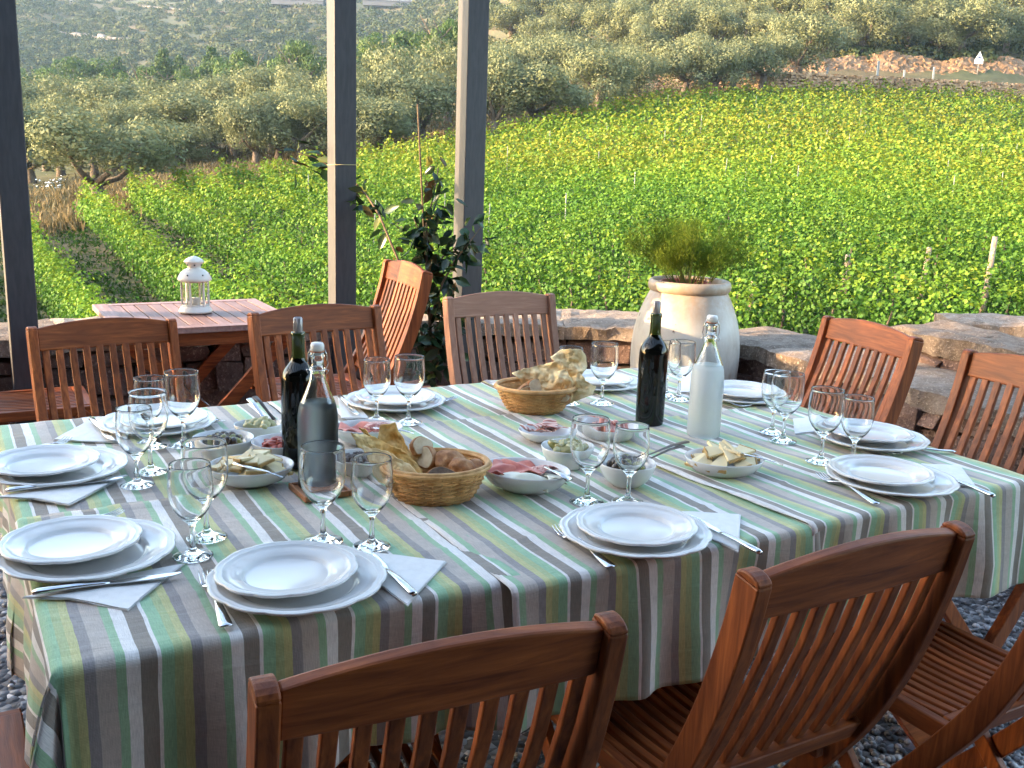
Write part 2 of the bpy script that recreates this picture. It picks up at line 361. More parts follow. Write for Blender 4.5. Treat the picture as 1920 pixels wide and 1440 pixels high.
# ------------------------------------------------------------------ vineyard
RA = R(30.5); RD = np.array([-math.sin(RA), math.cos(RA)]); RN = np.array([math.cos(RA), math.sin(RA)])
far_edge = [(-400,500),(-100,460),(60,448),(127,432),(200,410),(330,378),(480,354),(600,334),(760,302),(900,278),(1000,250),(1100,222),(1200,204),(1400,190),(1560,182),(1700,184),(1920,198),(2150,230)]
FE = np.array([ground_hit(x, y)[:2] for x, y in far_edge])
def bound_far(P):     # largest forward distance inside the vineyard for a given azimuth
    az = np.arctan2(P[:, 0], P[:, 1]); fa = np.arctan2(FE[:, 0], FE[:, 1]); fr = np.hypot(FE[:, 0], FE[:, 1])
    return np.interp(az, fa, fr)
vineyard_rows = []; trunk0 = None
SP = 2.3; row_w = .23
qn = np.arange(-18, 122, SP) - .35
for ri, q in enumerate(qn):
    ts = np.arange(-60, 140, .25); Pc = q*RN[None] + ts[:, None]*RD[None]
    az = np.arctan2(Pc[:, 0], Pc[:, 1]); rad = np.hypot(Pc[:, 0], Pc[:, 1])
    u_, v_ = inv(Pc[:, 0], Pc[:, 1])
    near_lim = np.where(az < R(-4), 8.5, np.interp(az, [R(-4), R(8), R(30)], [9., 12.5, 14.5]))
    ok = (Pc[:, 1] > 2) & (rad < bound_far(Pc)) & (rad > near_lim) & (az > R(-36)) & (az < R(34))
    if ok.sum() < 12: continue
    t_ok = ts[ok]; t0, t1 = t_ok.min(), t_ok.max()
    L = []; Sz = []; Ti = []; Nn = []
    step = .5
    for t in np.arange(t0, t1, step):
        c = q*RN + (t+step/2)*RD; D = math.hypot(*c)
        s = min(max(.064, D*.0030), .22); pr_k = .75+.5*abs(math.sin(t*2.6+q)); nl = int(step*3.9/(s*s)*(.85 if D > 30 else .95)*pr_k)
        k = rng.random(nl); plant = .5+.5*math.cos((t % 1.0-.5)*2*math.pi*.8)
        hh = 1.25 + .12*math.sin(t*1.7+q) + .14*math.sin(t*5.2+q*3) + random.uniform(-.1, .12)
        z = .08 + (hh-.08)*rng.random(nl)**.85
        prof = np.interp(z/hh, [0, .25, .6, .9, 1.0], [.5, .9, 1.0, .85, .45])*row_w
        side = np.clip(rng.normal(0, .62, nl), -1.25, 1.25)*prof
        al = t + rng.random(nl)*step
        nz = rng.random(nl) < .07; z = np.where(nz, hh+.32*rng.random(nl)**1.5, z); sh = (np.floor((t+0*k)*3)+q)*1.7
        P = q*RN[None] + al[:, None]*RD[None] + side[:, None]*RN[None]
        L.append(np.column_stack([P, z])); nn_ = np.column_stack([RN[0]*side/row_w, RN[1]*side/row_w, .25+1.1*(z/hh)**3]); nn_ += rng.normal(0, .35, nn_.shape); Nn.append(nn_/np.linalg.norm(nn_, axis=1, keepdims=True)); Sz.append(s*(.7+.6*rng.random(nl)))
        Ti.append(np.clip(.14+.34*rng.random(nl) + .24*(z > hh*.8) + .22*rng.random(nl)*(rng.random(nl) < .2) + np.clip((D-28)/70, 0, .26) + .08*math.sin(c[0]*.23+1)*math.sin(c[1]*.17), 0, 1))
    P = np.concatenate(L); P[:, 2] += Gz(P[:, 0], P[:, 1])
    mid = q*RN + (t0+t1)/2*RD; org = np.array([mid[0], mid[1], gz(mid[0], mid[1])])
    r = empty('vine_row', org, 0, 'long row of leafy green grapevines in the vineyard below the terrace wall', 'vine row', 'parallel rows of the vineyard')
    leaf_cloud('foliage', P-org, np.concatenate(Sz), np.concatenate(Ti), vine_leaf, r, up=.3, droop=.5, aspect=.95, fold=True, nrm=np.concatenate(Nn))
    if q < 32:
        for t in np.arange(t0+.3, min(t1, t0+45), 1.0):
            c = q*RN+t*RD
            if math.hypot(*c) > 30: continue
            if trunk0 is None: trunk0 = o = MB().tube([(0, 0, -.05), (.03, 0, .3), (0, .02, .6), (.05, .02, .8)], [.03, .022, .018, .012], 6).build('trunk', bark, r, fix=False)
            else: o = trunk0.copy(); COL.objects.link(o); o.parent = r
            o.location = (c[0]-org[0], c[1]-org[1], gz(*c)-org[2]); o.rotation_euler = (0, 0, random.random()*6)
    vineyard_rows.append((q, t0, t1))

# end posts of the rows and pale stakes among the vines
post_wood = simple('rough_pole', (.22, .15, .10), (.42, .31, .23), 9, .85, bmp=.004, stretch=(3, 3, 1))
for k, (bx, by, tx, ty, lab) in enumerate(((1402,590,1412,528,'leaning wooden pole at the row end right of the big jar'),(1577,552,1590,478,'short brown wooden pole above the terrace wall'),
        (1720,566,1743,464,'wooden pole, second from the right at the near row ends'),(1838,592,1866,444,'tallest leaning wooden pole at the near row ends'))):
    p = ground_hit(bx, by+6); q = on_y(tx, ty, p[1]-.15); p[2] -= .15
    o = MB().tube([Vector((0, 0, 0)), Vector((q-p)/2)+Vector((.01, 0, 0)), Vector(q-p)], [.05, .047, .043], 10).build('vineyard_pole', post_wood); o.location = p
    tag(o, lab, 'wooden pole', 'rough poles at the near ends of the vine rows')
stake_m = simple('pale_stake', (.20, .21, .21), (.30, .31, .31), 5, .8)
st0 = None
for (sx, sy, h) in ((1137,262,20),(1243,272,18),(1120,320,14),(1185,375,12),(1490,368,20),(1394,372,16),(1057,455,28),(912,480,30),(832,440,24),(950,300,12),(1030,260,12),(1312,225,10),(1436,250,14),(1544,265,16),(1590,265,12),
       (1690,205,16),(1835,290,16),(1893,205,18),(1500,195,12),(1610,205,12),(1780,380,14),(1873,366,14),(1440,330,14),(1355,338,14),(1532,298,12),(1770,330,12),(580,385,20),(700,450,16),(1250,185,14),(1100,195,14),(1415,185,14),(1620,240,12),(1900,280,12)):
    g = ground_hit(sx, sy+28*(14/ max(h, 12))+6); hh = 1.62
    if st0 is None:
        st0 = MB().box((0, 0, .66), (.024, .024, 1.7)).build('vine_stake', stake_m, bevel=.006); tag(st0, cat='stake'); o = st0
    else: o = st0.copy(); COL.objects.link(o)
    o.location = g; o.rotation_euler = (R(random.uniform(-3, 3)), R(random.uniform(-3, 3)), random.random())
    tag(o, 'thin pale concrete stake standing up out of the vines', 'stake', 'pale stakes among the vine rows')

# weeds between the rows
Pw = []
for k in range(42000):
    a_ = R(random.uniform(-32, 31)); r_ = 11+random.random()**1.6*45; Pw.append((math.sin(a_)*r_, math.cos(a_)*r_))
Pw = np.array(Pw); Pw = Pw[np.hypot(Pw[:, 0], Pw[:, 1]) < bound_far(Pw)]; keep = np.sin(Pw[:, 0]*1.3)*np.sin(Pw[:, 1]*.9)+rng.normal(0, .5, len(Pw)) > -1.3; Pw = Pw[keep]
Pw = np.column_stack([Pw, Gz(Pw[:, 0], Pw[:, 1])+.05]); weed = leaf_mat('weeds', [(0, (.02, .05, .01)), (1, (.07, .12, .03))], .2, .6, .0)
o = leaf_cloud('weeds', np.repeat(Pw, 5, 0)-Pw.mean(0)+rng.normal(0, .16, (len(Pw)*5, 3))*np.array([1, 1, .25]),   .13*(.5+rng.random(len(Pw)*5)), rng.random(len(Pw)*5), weed, up=.6, droop=-1.5, aspect=.4, fold=False); o.location = Pw.mean(0)
tag(o, 'low green weeds covering the soil between the vine rows', 'weeds', kind='stuff')
# ------------------------------------------------------------------ olive trees, pines
def crown_pts(blobs, n, hollow=.55):
    """leaf points spread through lumpy sub-crowns"""
    out = []
    tot = sum(b[3]**2 for b in blobs)
    for (x, y, z, r) in blobs:
        m = int(n*r*r/tot); d = rng.normal(size=(m, 3)); d /= np.linalg.norm(d, axis=1, keepdims=True)
        rad = r*(hollow+(1-hollow)*rng.random(m)**.6)*(1+.12*np.sin(d[:, 0]*9+x*5)+.12*np.sin(d[:, 1]*11+z*4))
        out.append(np.column_stack([x+d[:, 0]*rad, y+d[:, 1]*rad, z+d[:, 2]*rad*.85, d])); 
    return np.concatenate(out)
def make_tree(name, label, kind, seed, n=6500, leaf=.17, zmin=.55):
    random.seed(seed)
    t = empty(name, (0, 0, 0), 0, label, 'tree')
    mb = MB(); tips = []; h0 = random.uniform(.5, .9)
    base = Vector((0, 0, -.4)); fork = Vector((random.uniform(-.2, .2), random.uniform(-.2, .2), h0+.3))
    mb.tube([base, Vector((0, 0, .2)), fork], [.34, .24, .2], 8)
    nb = 4 if kind == 'olive' else 5
    for k in range(nb):
        a = 2*math.pi*(k+random.random()*.6)/nb; rad = random.uniform(.9, 1.5); hz = random.uniform(1.9, 2.8)
        e = Vector((math.cos(a)*rad, math.sin(a)*rad, hz)); m_ = fork.lerp(e, .5)+Vector((random.uniform(-.2, .2), random.uniform(-.2, .2), -.15))
        mb.tube([fork, m_, e], [.15, .1, .05], 6); tips.append(e)
        for j in range(2):
            e2 = e + Vector((random.uniform(-.8, .8), random.uniform(-.8, .8), random.uniform(.1, .8))); mb.tube([m_.lerp(e, .6), e2], [.05, .02], 5); tips.append(e2)
    mb.build('trunk', bark, t, fix=False)
    blobs = []
    if kind == 'olive':
        for e in tips: blobs.append((e.x, e.y, e.z+.1, random.uniform(.75, 1.15)))
        for k in range(12):
            a = random.random()*6.28; rr = random.uniform(.9, 1.9); blobs.append((math.cos(a)*rr, math.sin(a)*rr, random.uniform(max(1.0, zmin+.7), 3.3), random.uniform(.6, 1.0)))
        P = crown_pts(blobs, n)
        # drooping outer sprays
        m = n//8; i = rng.integers(0, len(P), m); Q = P[i].copy(); Q[:, :3] += rng.normal(0, .16, (m, 3))+np.array([0, 0, .12]); P = np.concatenate([P, Q])
        P = P[P[:, 2] > zmin]
        hn = (P[:, 2]-P[:, 2].min())/np.ptp(P[:, 2]); cl = .5+.5*np.sin(P[:, 0]*3.1+seed)*np.sin(P[:, 1]*2.7)*np.sin(P[:, 2]*3.3)
        ti = .2+.22*rng.random(len(P))+.4*cl
        leaf_cloud('crown', P[:, :3], leaf*(.6+.8*rng.random(len(P))), ti, olive_leaf, t, up=.2, aspect=.5, fold=False, nrm=P[:, 3:])
    elif kind == 'pine':
        for k in range(26):
            a = random.random()*6.28; rr = random.uniform(0, 1.9)*1.0; zz = 1.7+random.uniform(0, 1.8)*(1-(rr/2.4)**2); blobs.append((math.cos(a)*rr, math.sin(a)*rr, zz, random.uniform(.4, .8)))
        P = crown_pts(blobs, n); ti = .2+.7*rng.random(len(P))*(.5+.5*np.sin(P[:, 0]*4)*np.sin(P[:, 1]*4+1))
        leaf_cloud('crown', P[:, :3], leaf*(.6+.8*rng.random(len(P))), ti, pine_leaf, t, up=.1, droop=-1.2, aspect=.4, fold=False, nrm=P[:, 3:])
    else:  # conifer
        for k in range(26):
            f = k/25; a = k*2.4; rr = (1-f)*1.3; blobs.append((math.cos(a)*rr, math.sin(a)*rr, .8+3.9*f, .32+.55*(1-f)))
        P = crown_pts(blobs, n); ti = .35*rng.random(len(P)); leaf_cloud('crown', P[:, :3], leaf*(.6+.8*rng.random(len(P))), ti, pine_leaf, t, aspect=.5, fold=False, nrm=P[:, 3:])
    return t
olives = [make_tree('olive_tree', 'grey-green olive tree in the grove beyond the vineyard', 'olive', 20+k, 11000, .14) for k in range(5)]
lone = make_tree('olive_tree', 'lone olive tree with forked dark trunk at the left vineyard corner', 'olive', 33, 11000, .14, 1.55)
pines = [make_tree('pine_tree', 'round dark green umbrella pine behind the olive grove', 'pine', 40+k, 6000, .2) for k in range(2)]
conif = make_tree('conifer', 'dark pointed conifer between the round pines on the left', 'conifer', 50, 5000, .2)
used = set(); NAT_H = {'o': 4.2, 'p': 3.9, 'c': 5.0}; NAT_W = {'o': 4.6, 'p': 4.6, 'c': 3.2}
def plant(kind, px, base_y, top_y, wpx, label=None, group=None, k=None, rot=None, y0=12.):
    pr = {'o': olives, 'p': pines, 'c': [conif]}[kind]; proto = pr[k if k is not None else random.randrange(len(pr))]
    g = ground_hit(px, base_y, y0); D = g[1]
    H = (base_y-top_y)/FPX*D*(1.1 if kind == 'o' else 1.03); W = wpx/FPX*D*(1.42 if px < 1100 else 1.25)
    o = proto if proto.name not in used else copy_tree(proto); used.add(proto.name)
    o.location = g; o.rotation_euler = (0, 0, rot if rot is not None else random.random()*6.28)
    o.scale = (W/NAT_W[kind], W/NAT_W[kind], H/NAT_H[kind])
    if label: o['label'] = label
    o['group'] = group or {'o': 'olive trees of the grove', 'p': 'round pines behind the grove', 'c': 'dark conifers on the left'}[kind]
    planted.append((g[0], g[1], W/2)); return o
planted = []
random.seed(3)
olives.append(lone); plant('o', 190, 396, 220, 205, 'lone olive tree with forked dark trunk at the left vineyard corner', k=5, rot=2.0); olives.pop()
front = [(60,345,225,120),(115,330,195,110),(262,312,205,100),(520,308,215,100),(322,318,232,120),(402,298,185,160),(480,314,185,90),(568,308,192,125),(692,300,195,125),(790,272,148,140),(925,262,118,90),(1000,246,136,150),(1120,214,96,125),(1195,196,102,95),
         (1280,186,84,110),(1335,186,90,105),(1372,180,84,80),(1425,176,76,105),(1500,166,42,120),(88,322,200,100),(10,345,190,120),(-80,360,190,150)]
for (x, b, t, w_) in front: plant('o', x, b, t, w_)
second = [(150,318,215,95),(235,300,195,100),(330,296,190,90),(440,300,200,90),(510,296,190,90),(630,296,190,90),(720,290,185,85),(60,240,170,90),(130,262,160,110),(235,285,166,130),(330,262,165,110),(300,300,205,100),(440,262,160,110),(520,262,140,120),(590,262,138,110),(585,300,170,110),(640,268,150,90),(720,262,112,120),(680,285,140,110),(760,232,110,95),(840,235,100,110),(900,215,98,90),(960,200,95,110),
          (1040,196,84,100),(1075,178,72,90),(960,170,90,80),(1010,160,75,80),(20,280,160,110),(250,232,160,90),(380,235,163,90),(460,240,150,80),(-40,300,165,120)]
for (x, b, t, w_) in second: plant('o', x, b, t, w_)
hill = [(1075,95,20,85),(960,75,22,100),(1020,110,45,80),(1140,100,12,90),(1190,98,14,85),(1245,112,20,95),(1320,70,2,80),(1345,100,26,85),(1400,80,12,80),(1450,100,30,90),(1560,70,-8,90),(1620,108,12,110),(1560,110,50,80),
        (1700,90,25,95),(1760,110,40,80),(1805,108,6,120),(1885,100,20,90),(1740,50,-20,100),(1880,40,-30,110),(1650,45,-25,100),(1480,60,-10,90),(1400,40,-30,90),(1290,50,-25,90),(1200,45,-20,80),(1100,50,-15,80),(1010,50,-10,80),(1300,120,70,70),(1180,140,95,70),(1120,125,80,70),(1210,125,60,70)]
for (x, b, t, w_) in hill: plant('o', x, b, t, w_, 'bushy olive tree on the dry hillside above the stone wall', 'olive trees on the hillside', y0=92.)
for (x, b, t, w_) in ((80,214,122,84),(160,214,112,108),(272,212,120,66),(378,208,118,68),(460,205,92,92),(562,200,82,82),(745,170,56,100),(834,160,34,95),(690,175,72,62)): plant('p', x, b, t, w_)
for (x, b, t, w_) in ((225,210,114,50),(310,210,100,60),(340,208,112,50),(400,206,96,60)): plant('c', x, b, t, w_)

# scrub on the far hills: nobody could count it
def scrub(name, pxr, pyr, n, size, tint0, per=26, leaf=.28, y0=150, squash=.75):
    P = []; Ti = []; Sz = []; Nd = []
    for k in range(n):
        px = random.uniform(*pxr); py = pyr[0]+(pyr[1]-pyr[0])*random.random(); g = ground_hit(px, py, y0)
        if g[1] > 690: continue
        s = size*random.uniform(.5, 1.35); m = int(per*random.uniform(.7, 1.3)); d = rng.normal(size=(m, 3)); d /= np.linalg.norm(d, axis=1, keepdims=True)
        d[:, 2] = np.abs(d[:, 2])*squash; rad = s*(.6+.4*rng.random(m))[:, None]
        P.append(g+d*rad); Nd.append(d+np.array([0, 0, .2])); b = tint0+random.uniform(-.3, .35); Ti.append(b+.2*rng.random(m)); Sz.append(np.full(m, s*leaf*2)*(.6+.7*rng.random(m)))
    P = np.concatenate(P); o0 = P.mean(0); o = leaf_cloud(name, P-o0, np.concatenate(Sz), np.concatenate(Ti), scrub_leaf, up=.3, aspect=.8, fold=False, nrm=np.concatenate(Nd)); o.location = o0
    return o
tag(scrub('scrub', (-60, 930), (0, 205), 3000, 3.6, .35, 100, .13, 240), 'low grey-green scrub covering the far hillside', 'scrub', kind='stuff')
tag(scrub('bushes', (900, 1960), (-20, 120), 900, 1.6, .55, 90, .12, 100), 'dry bushes and undergrowth between the hillside olives', 'undergrowth', kind='stuff')

# dry grass strip round the grove
P = []; Ti = []
m = 0
for k in range(21000):
    px = random.uniform(-50, 1560); be = np.interp(px, [x for x, _ in far_edge], [y for _, y in far_edge]); py = be - random.random()**1.3*92 + 4
    if px > 1120: py = be - random.random()*30+3
    if px < 170 and random.random() < .65: continue
    g = ground_hit(px, py, 15) if k % 3 == 0 or not P else base_g + np.array([random.gauss(0, .6), random.gauss(0, .6), 0])
    if k % 3 == 0: base_g = g
    g = g.copy(); g[2] = g[2]+.18; P.append(g); Ti.append(random.random())
P = np.array(P); P[:, 2] = Gz(P[:, 0], P[:, 1])+.2; N = len(P); reps = 4
P = np.repeat(P, reps, 0)+rng.normal(0, .14, (N*reps, 3))*np.array([1, 1, .5]); Ti = np.repeat(Ti, reps)
o = leaf_cloud('dry_grass', P-P.mean(0), .42*(.5+rng.random(len(P))), Ti, straw_m, up=-.0, droop=-6, aspect=.16, fold=False); o.location = P.mean(0)
tag(o, 'tall dry straw-coloured grass between vineyard and olive grove', 'dry grass', kind='stuff')
flower = simple('white_petals', (.8, .8, .78), (.85, .85, .84), 3, .8)
Pf = np.array([ground_hit(random.gauss(100, 14), random.gauss(372, 8), 15)+np.array([0, 0, .75]) for _ in range(60)])
o = leaf_cloud('wild_flowers', Pf-Pf.mean(0), .11, np.ones(60), flower, up=3, fold=False); o.location = Pf.mean(0)
tag(o, 'small white umbel flowers in the dry grass by the lone olive', 'wild flowers', kind='stuff')

# ------------------------------------------------------------------ dry stone retaining wall, bank, road fence, sign above the vineyard
def rough_blocks(mb, p0, p1, z0f, h, rows, ln, depth, jit, tr=(0, 1)):
    d = Vector(p1)-Vector(p0); L = d.length; d.normalize(); rz = math.atan2(d.y, d.x); nrm = Vector((-d.y, d.x, 0)); z = 0
    for r in range(rows):
        hh = h/rows; x = -random.random()*ln*.5
        while x < L:
            l = ln*random.uniform(.6, 1.5); c = Vector(p0)+d*(x+l/2); zz = z0f(c.x, c.y)+hh*(r+.5)
            mb.box((c.x+nrm.x*0, c.y, zz), (l*.94, depth*random.uniform(.9, 1.1), hh*.94), Matrix.Rotation(rz+random.uniform(-.05, .05), 3, 'Z'), random.uniform(*tr), jit=jit)
            x += l
wl = [ground_hit(x, y, 60) for x, y in ((1180,176),(1300,172),(1420,172),(1560,176),(1700,182),(1830,188),(1990,198),(2150,206))]
mb = MB(); o0 = wl[3].copy()
for a, b in zip(wl[:-1], wl[1:]): rough_blocks(mb, (a[0]-o0[0], a[1]-o0[1], 0), (b[0]-o0[0], b[1]-o0[1], 0), lambda x, y: gz(x+o0[0], y+o0[1])-o0[2]-.3, 1.9, 8, .42, 1.0, .10)
o = mb.build('dry_stone_wall', limestone); o.location = o0; tag(o, 'long sunlit rubble stone wall along the top edge of the vineyard', 'stone wall')
br = [ground_hit(x, y, 100) for x, y in ((1330,146),(1400,140),(1480,138),(1520,139),(1560,140),(1700,142),(1830,146),(1990,156))]
mb = MB(); o0 = br[3].copy(); V = []; nb_ = 220; nh = 14
for i in range(nb_+1):
    f = i/nb_*(len(br)-1); k = min(int(f), len(br)-2); q = br[k]+(br[k+1]-br[k])*(f-k)
    for j in range(nh+1):
        h = j/nh; y = q[1]+h*4.6; zb = gz(q[0], q[1])-.4
        V.append((q[0]-o0[0]+random.gauss(0, .12), y-o0[1]+random.gauss(0, .09)-.5*math.sin(i*.21)*h*.5, zb-o0[2]+h*(2.8+.35*math.sin(i*.13)+.15*math.sin(i*.37+1))+random.gauss(0, .06)))
mb.add(V, [(i*(nh+1)+j, (i+1)*(nh+1)+j, (i+1)*(nh+1)+j+1, i*(nh+1)+j+1) for i in range(nb_) for j in range(nh)])
for k in range(60):
    i = random.randrange(nb_); j = random.randrange(0, nh); v = V[i*(nh+1)+j]; r0 = random.uniform(.10, .22)
    mb.ball(v, r0, 7, 5, random.uniform(.6, 1), 0, (1.5, 1, .7), None, .3)
bank_m = stone_mat('dry_bank', (.10, .06, .028), (.17, .095, .045), (.25, .165, .10), .8)
o = mb.build('rocky_bank', bank_m, fix=False); o.location = o0; tag(o, kind='structure')
fp0 = None
for (x, b, h, wd) in ((1463,146,32,.10),(1413,140,16,.22),(1549,149,24,.08),(1643,150,36,.10),(1693,151,22,.08),(1748,150,26,.08)):
    g = ground_hit(x, b+8, 92)
    lab = 'short thick white marker post beside the road fence' if wd > .2 else 'thin pale fence post on the road above the vineyard'
    o = MB().box((0, 0, h/FPX*g[1]/2), (wd*2, wd*2, h/FPX*g[1]+.4)).build('marker_post' if wd > .2 else 'fence_post', stake_m, bevel=.01); o.location = g
    tag(o, lab, 'post', None if wd > .2 else 'thin posts of the road fence')
g = ground_hit(1832, 140, 92); t = empty('road_sign', g, 0, 'small triangular white road sign with dark mark on a pole at the right', 'road sign', sc=.68)
MB().tube([(0, 0, -.5), (0, 0, 2.2)], .05, 8).build('pole', stake_m, t)
sign_m = simple('sign_white', (.75, .76, .78), (.8, .8, .82), 3, .5); sign_b = simple('sign_blue', (.05, .07, .18), (.06, .09, .2), 3, .5)
MB().prism([(-.75, 2.0), (.75, 2.0), (0, 3.4)], 'y', -.05, -.02).build('sign_plate', sign_m, t)
MB().prism([(-.32, 2.35), (.32, 2.35), (.28, 2.5), (.1, 2.55), (0, 2.8), (-.1, 2.55), (-.28, 2.5)], 'y', -.08, -.052).build('symbol', sign_b, t)
g = ground_hit(1830, 143, 92); o = MB().box((0, 0, 0), (1.3, .06, .35)).build('sign_panel', sign_m); o.parent = t; o.location = (0, -.03, 1.75)

if True:  # olive copy added out of view, breaks up the sun reaching the terrace
    o = copy_tree(olives[2]); o.location = (-7.6, 1.1, gz(-7.6, 2.15)*0-.2); o.rotation_euler = (0, 0, 1.); o.scale = (.7, .7, 1.0); tag(o, 'unseen olive tree added left of the terrace to dapple the sunlight', group='unseen tree added for dappled shade')
# pale rock ledges and roofs far across the valley
def ledge(px0, py0, px1, py1, hpx, mat, label, cat, name='rock_ledge', kind=None):
    a = ground_hit(px0, py0, 240); b = ground_hit(px1, py1, 240); n_ = 26; mb = MB(); H = hpx/FPX*a[1]
    for k in range(n_):
        t = (k+.5)/n_; c = a+(b-a)*t; c = np.array([c[0], c[1], gz(c[0], c[1])]); l = np.linalg.norm(b-a)/n_*1.3
        mb.ball(Vector(c-a)+Vector((0, 0, H*.25)), 1, 7, 5, random.random(), 0, (l*.7, 2.5, H*.6*(.3+.7*math.sin(math.pi*t))*random.uniform(.3, 1.1)), None, .15)
    o = mb.build(name, mat); o.location = a; tag(o, label, cat); 
    return o
ledge(105,62,250,78,12,rock_m,'pale limestone ledge across the far left hillside','rock ledge')
ledge(265,14,380,24,7,rock_m,'thin pale terrace edge high on the far hillside','rock ledge')
ledge(385,22,420,26,9,bank_m,'pinkish bare patch of rock on the far hillside','rock ledge')
ledge(440,74,560,90,5,rock_m,'faint low stone ledge above the pines on the far hill','rock ledge')
gh = simple('greenhouse_sheet', (.10, .10, .115), (.13, .13, .145), .2, .6)
for (x, y, w_, lab) in ((560,12,90,'long pale greenhouse roof left of the middle post, far away'),(735,14,100,'long pale greenhouse roof between the two posts, far away')):
    g = ground_hit(x, y, 240); W = w_/FPX*g[1]; t = empty('greenhouse', g, .05, lab, 'greenhouse')
    MB().box((0, 0, 1.2), (W, 10, 2.4)).build('wall', gh, t); MB().prism([(-5.4, 2.4), (5.4, 2.4), (3, 4.2), (0, 4.9), (-3, 4.2)], 'x', -W/2-.3, W/2+.3).build('roof', gh, t)

# ------------------------------------------------------------------ terrace: floor and its stone walls
gravel, n, p, out = new_mat('gravel')
tc = nd(n, 'TexCoord'); vo = nd(n, 'TexVoronoi', i_Scale=42); n.links.new(tc.outputs['Object'], vo.inputs['Vector'])
hs = nd(n, 'SeparateColor'); n.links.new(vo.outputs['Color'], hs.inputs[0])
c = ramp(n, hs.outputs[0], [(0, (.05, .05, .055)), (.5, (.12, .115, .12)), (.85, (.3, .3, .31)), (1, (.55, .55, .57))])
n.links.new(c, p.inputs['Base Color']); p.inputs['Roughness'].default_value = .7
inv_ = nd(n, 'Math', operation='SUBTRACT', i_0=1.0); n.links.new(vo.outputs['Distance'], inv_.inputs[1]); bump(n, p, inv_.outputs[0], .02, 1.)
fl = [T(-3.2, 5.3), T(1.9, 5.3), (0.0, 5.35, 0), (1.2, 5.25, 0), (2.0, 4.2, 0), (4.2, 3.4, 0), (4.2, -5, 0), (-4.5, -5, 0)]
fl = [(q[0], q[1]) for q in fl]
mb = MB(); mb.prism(fl, 'z', -3.2, 0.0); tag(mb.build('terrace_floor', [gravel]), kind='structure')
# loose pebbles where the floor is seen
pb = MB(); 
for k in range(2600):
    q = on_z(random.uniform(1540, 1940), random.uniform(1100, 1450), 0.0) if k % 2 else on_z(random.uniform(0, 1900), random.uniform(1000, 1500), 0)
    r_ = random.uniform(.006, .014)
    pb.ball((q[0], q[1], r_*.3), r_, 6, 4, random.random(), 0, (1, random.uniform(.6, 1), .6), Matrix.Rotation(random.random()*3, 3, 'Z'))
peb = simple('pebble', (.10, .10, .11), (.42, .42, .44), 25, .6, tint=.5, lo=.4, hi=.6)
tag(pb.build('pebbles', peb, fix=False), 'loose grey pebbles on the terrace floor', 'pebbles', kind='stuff')

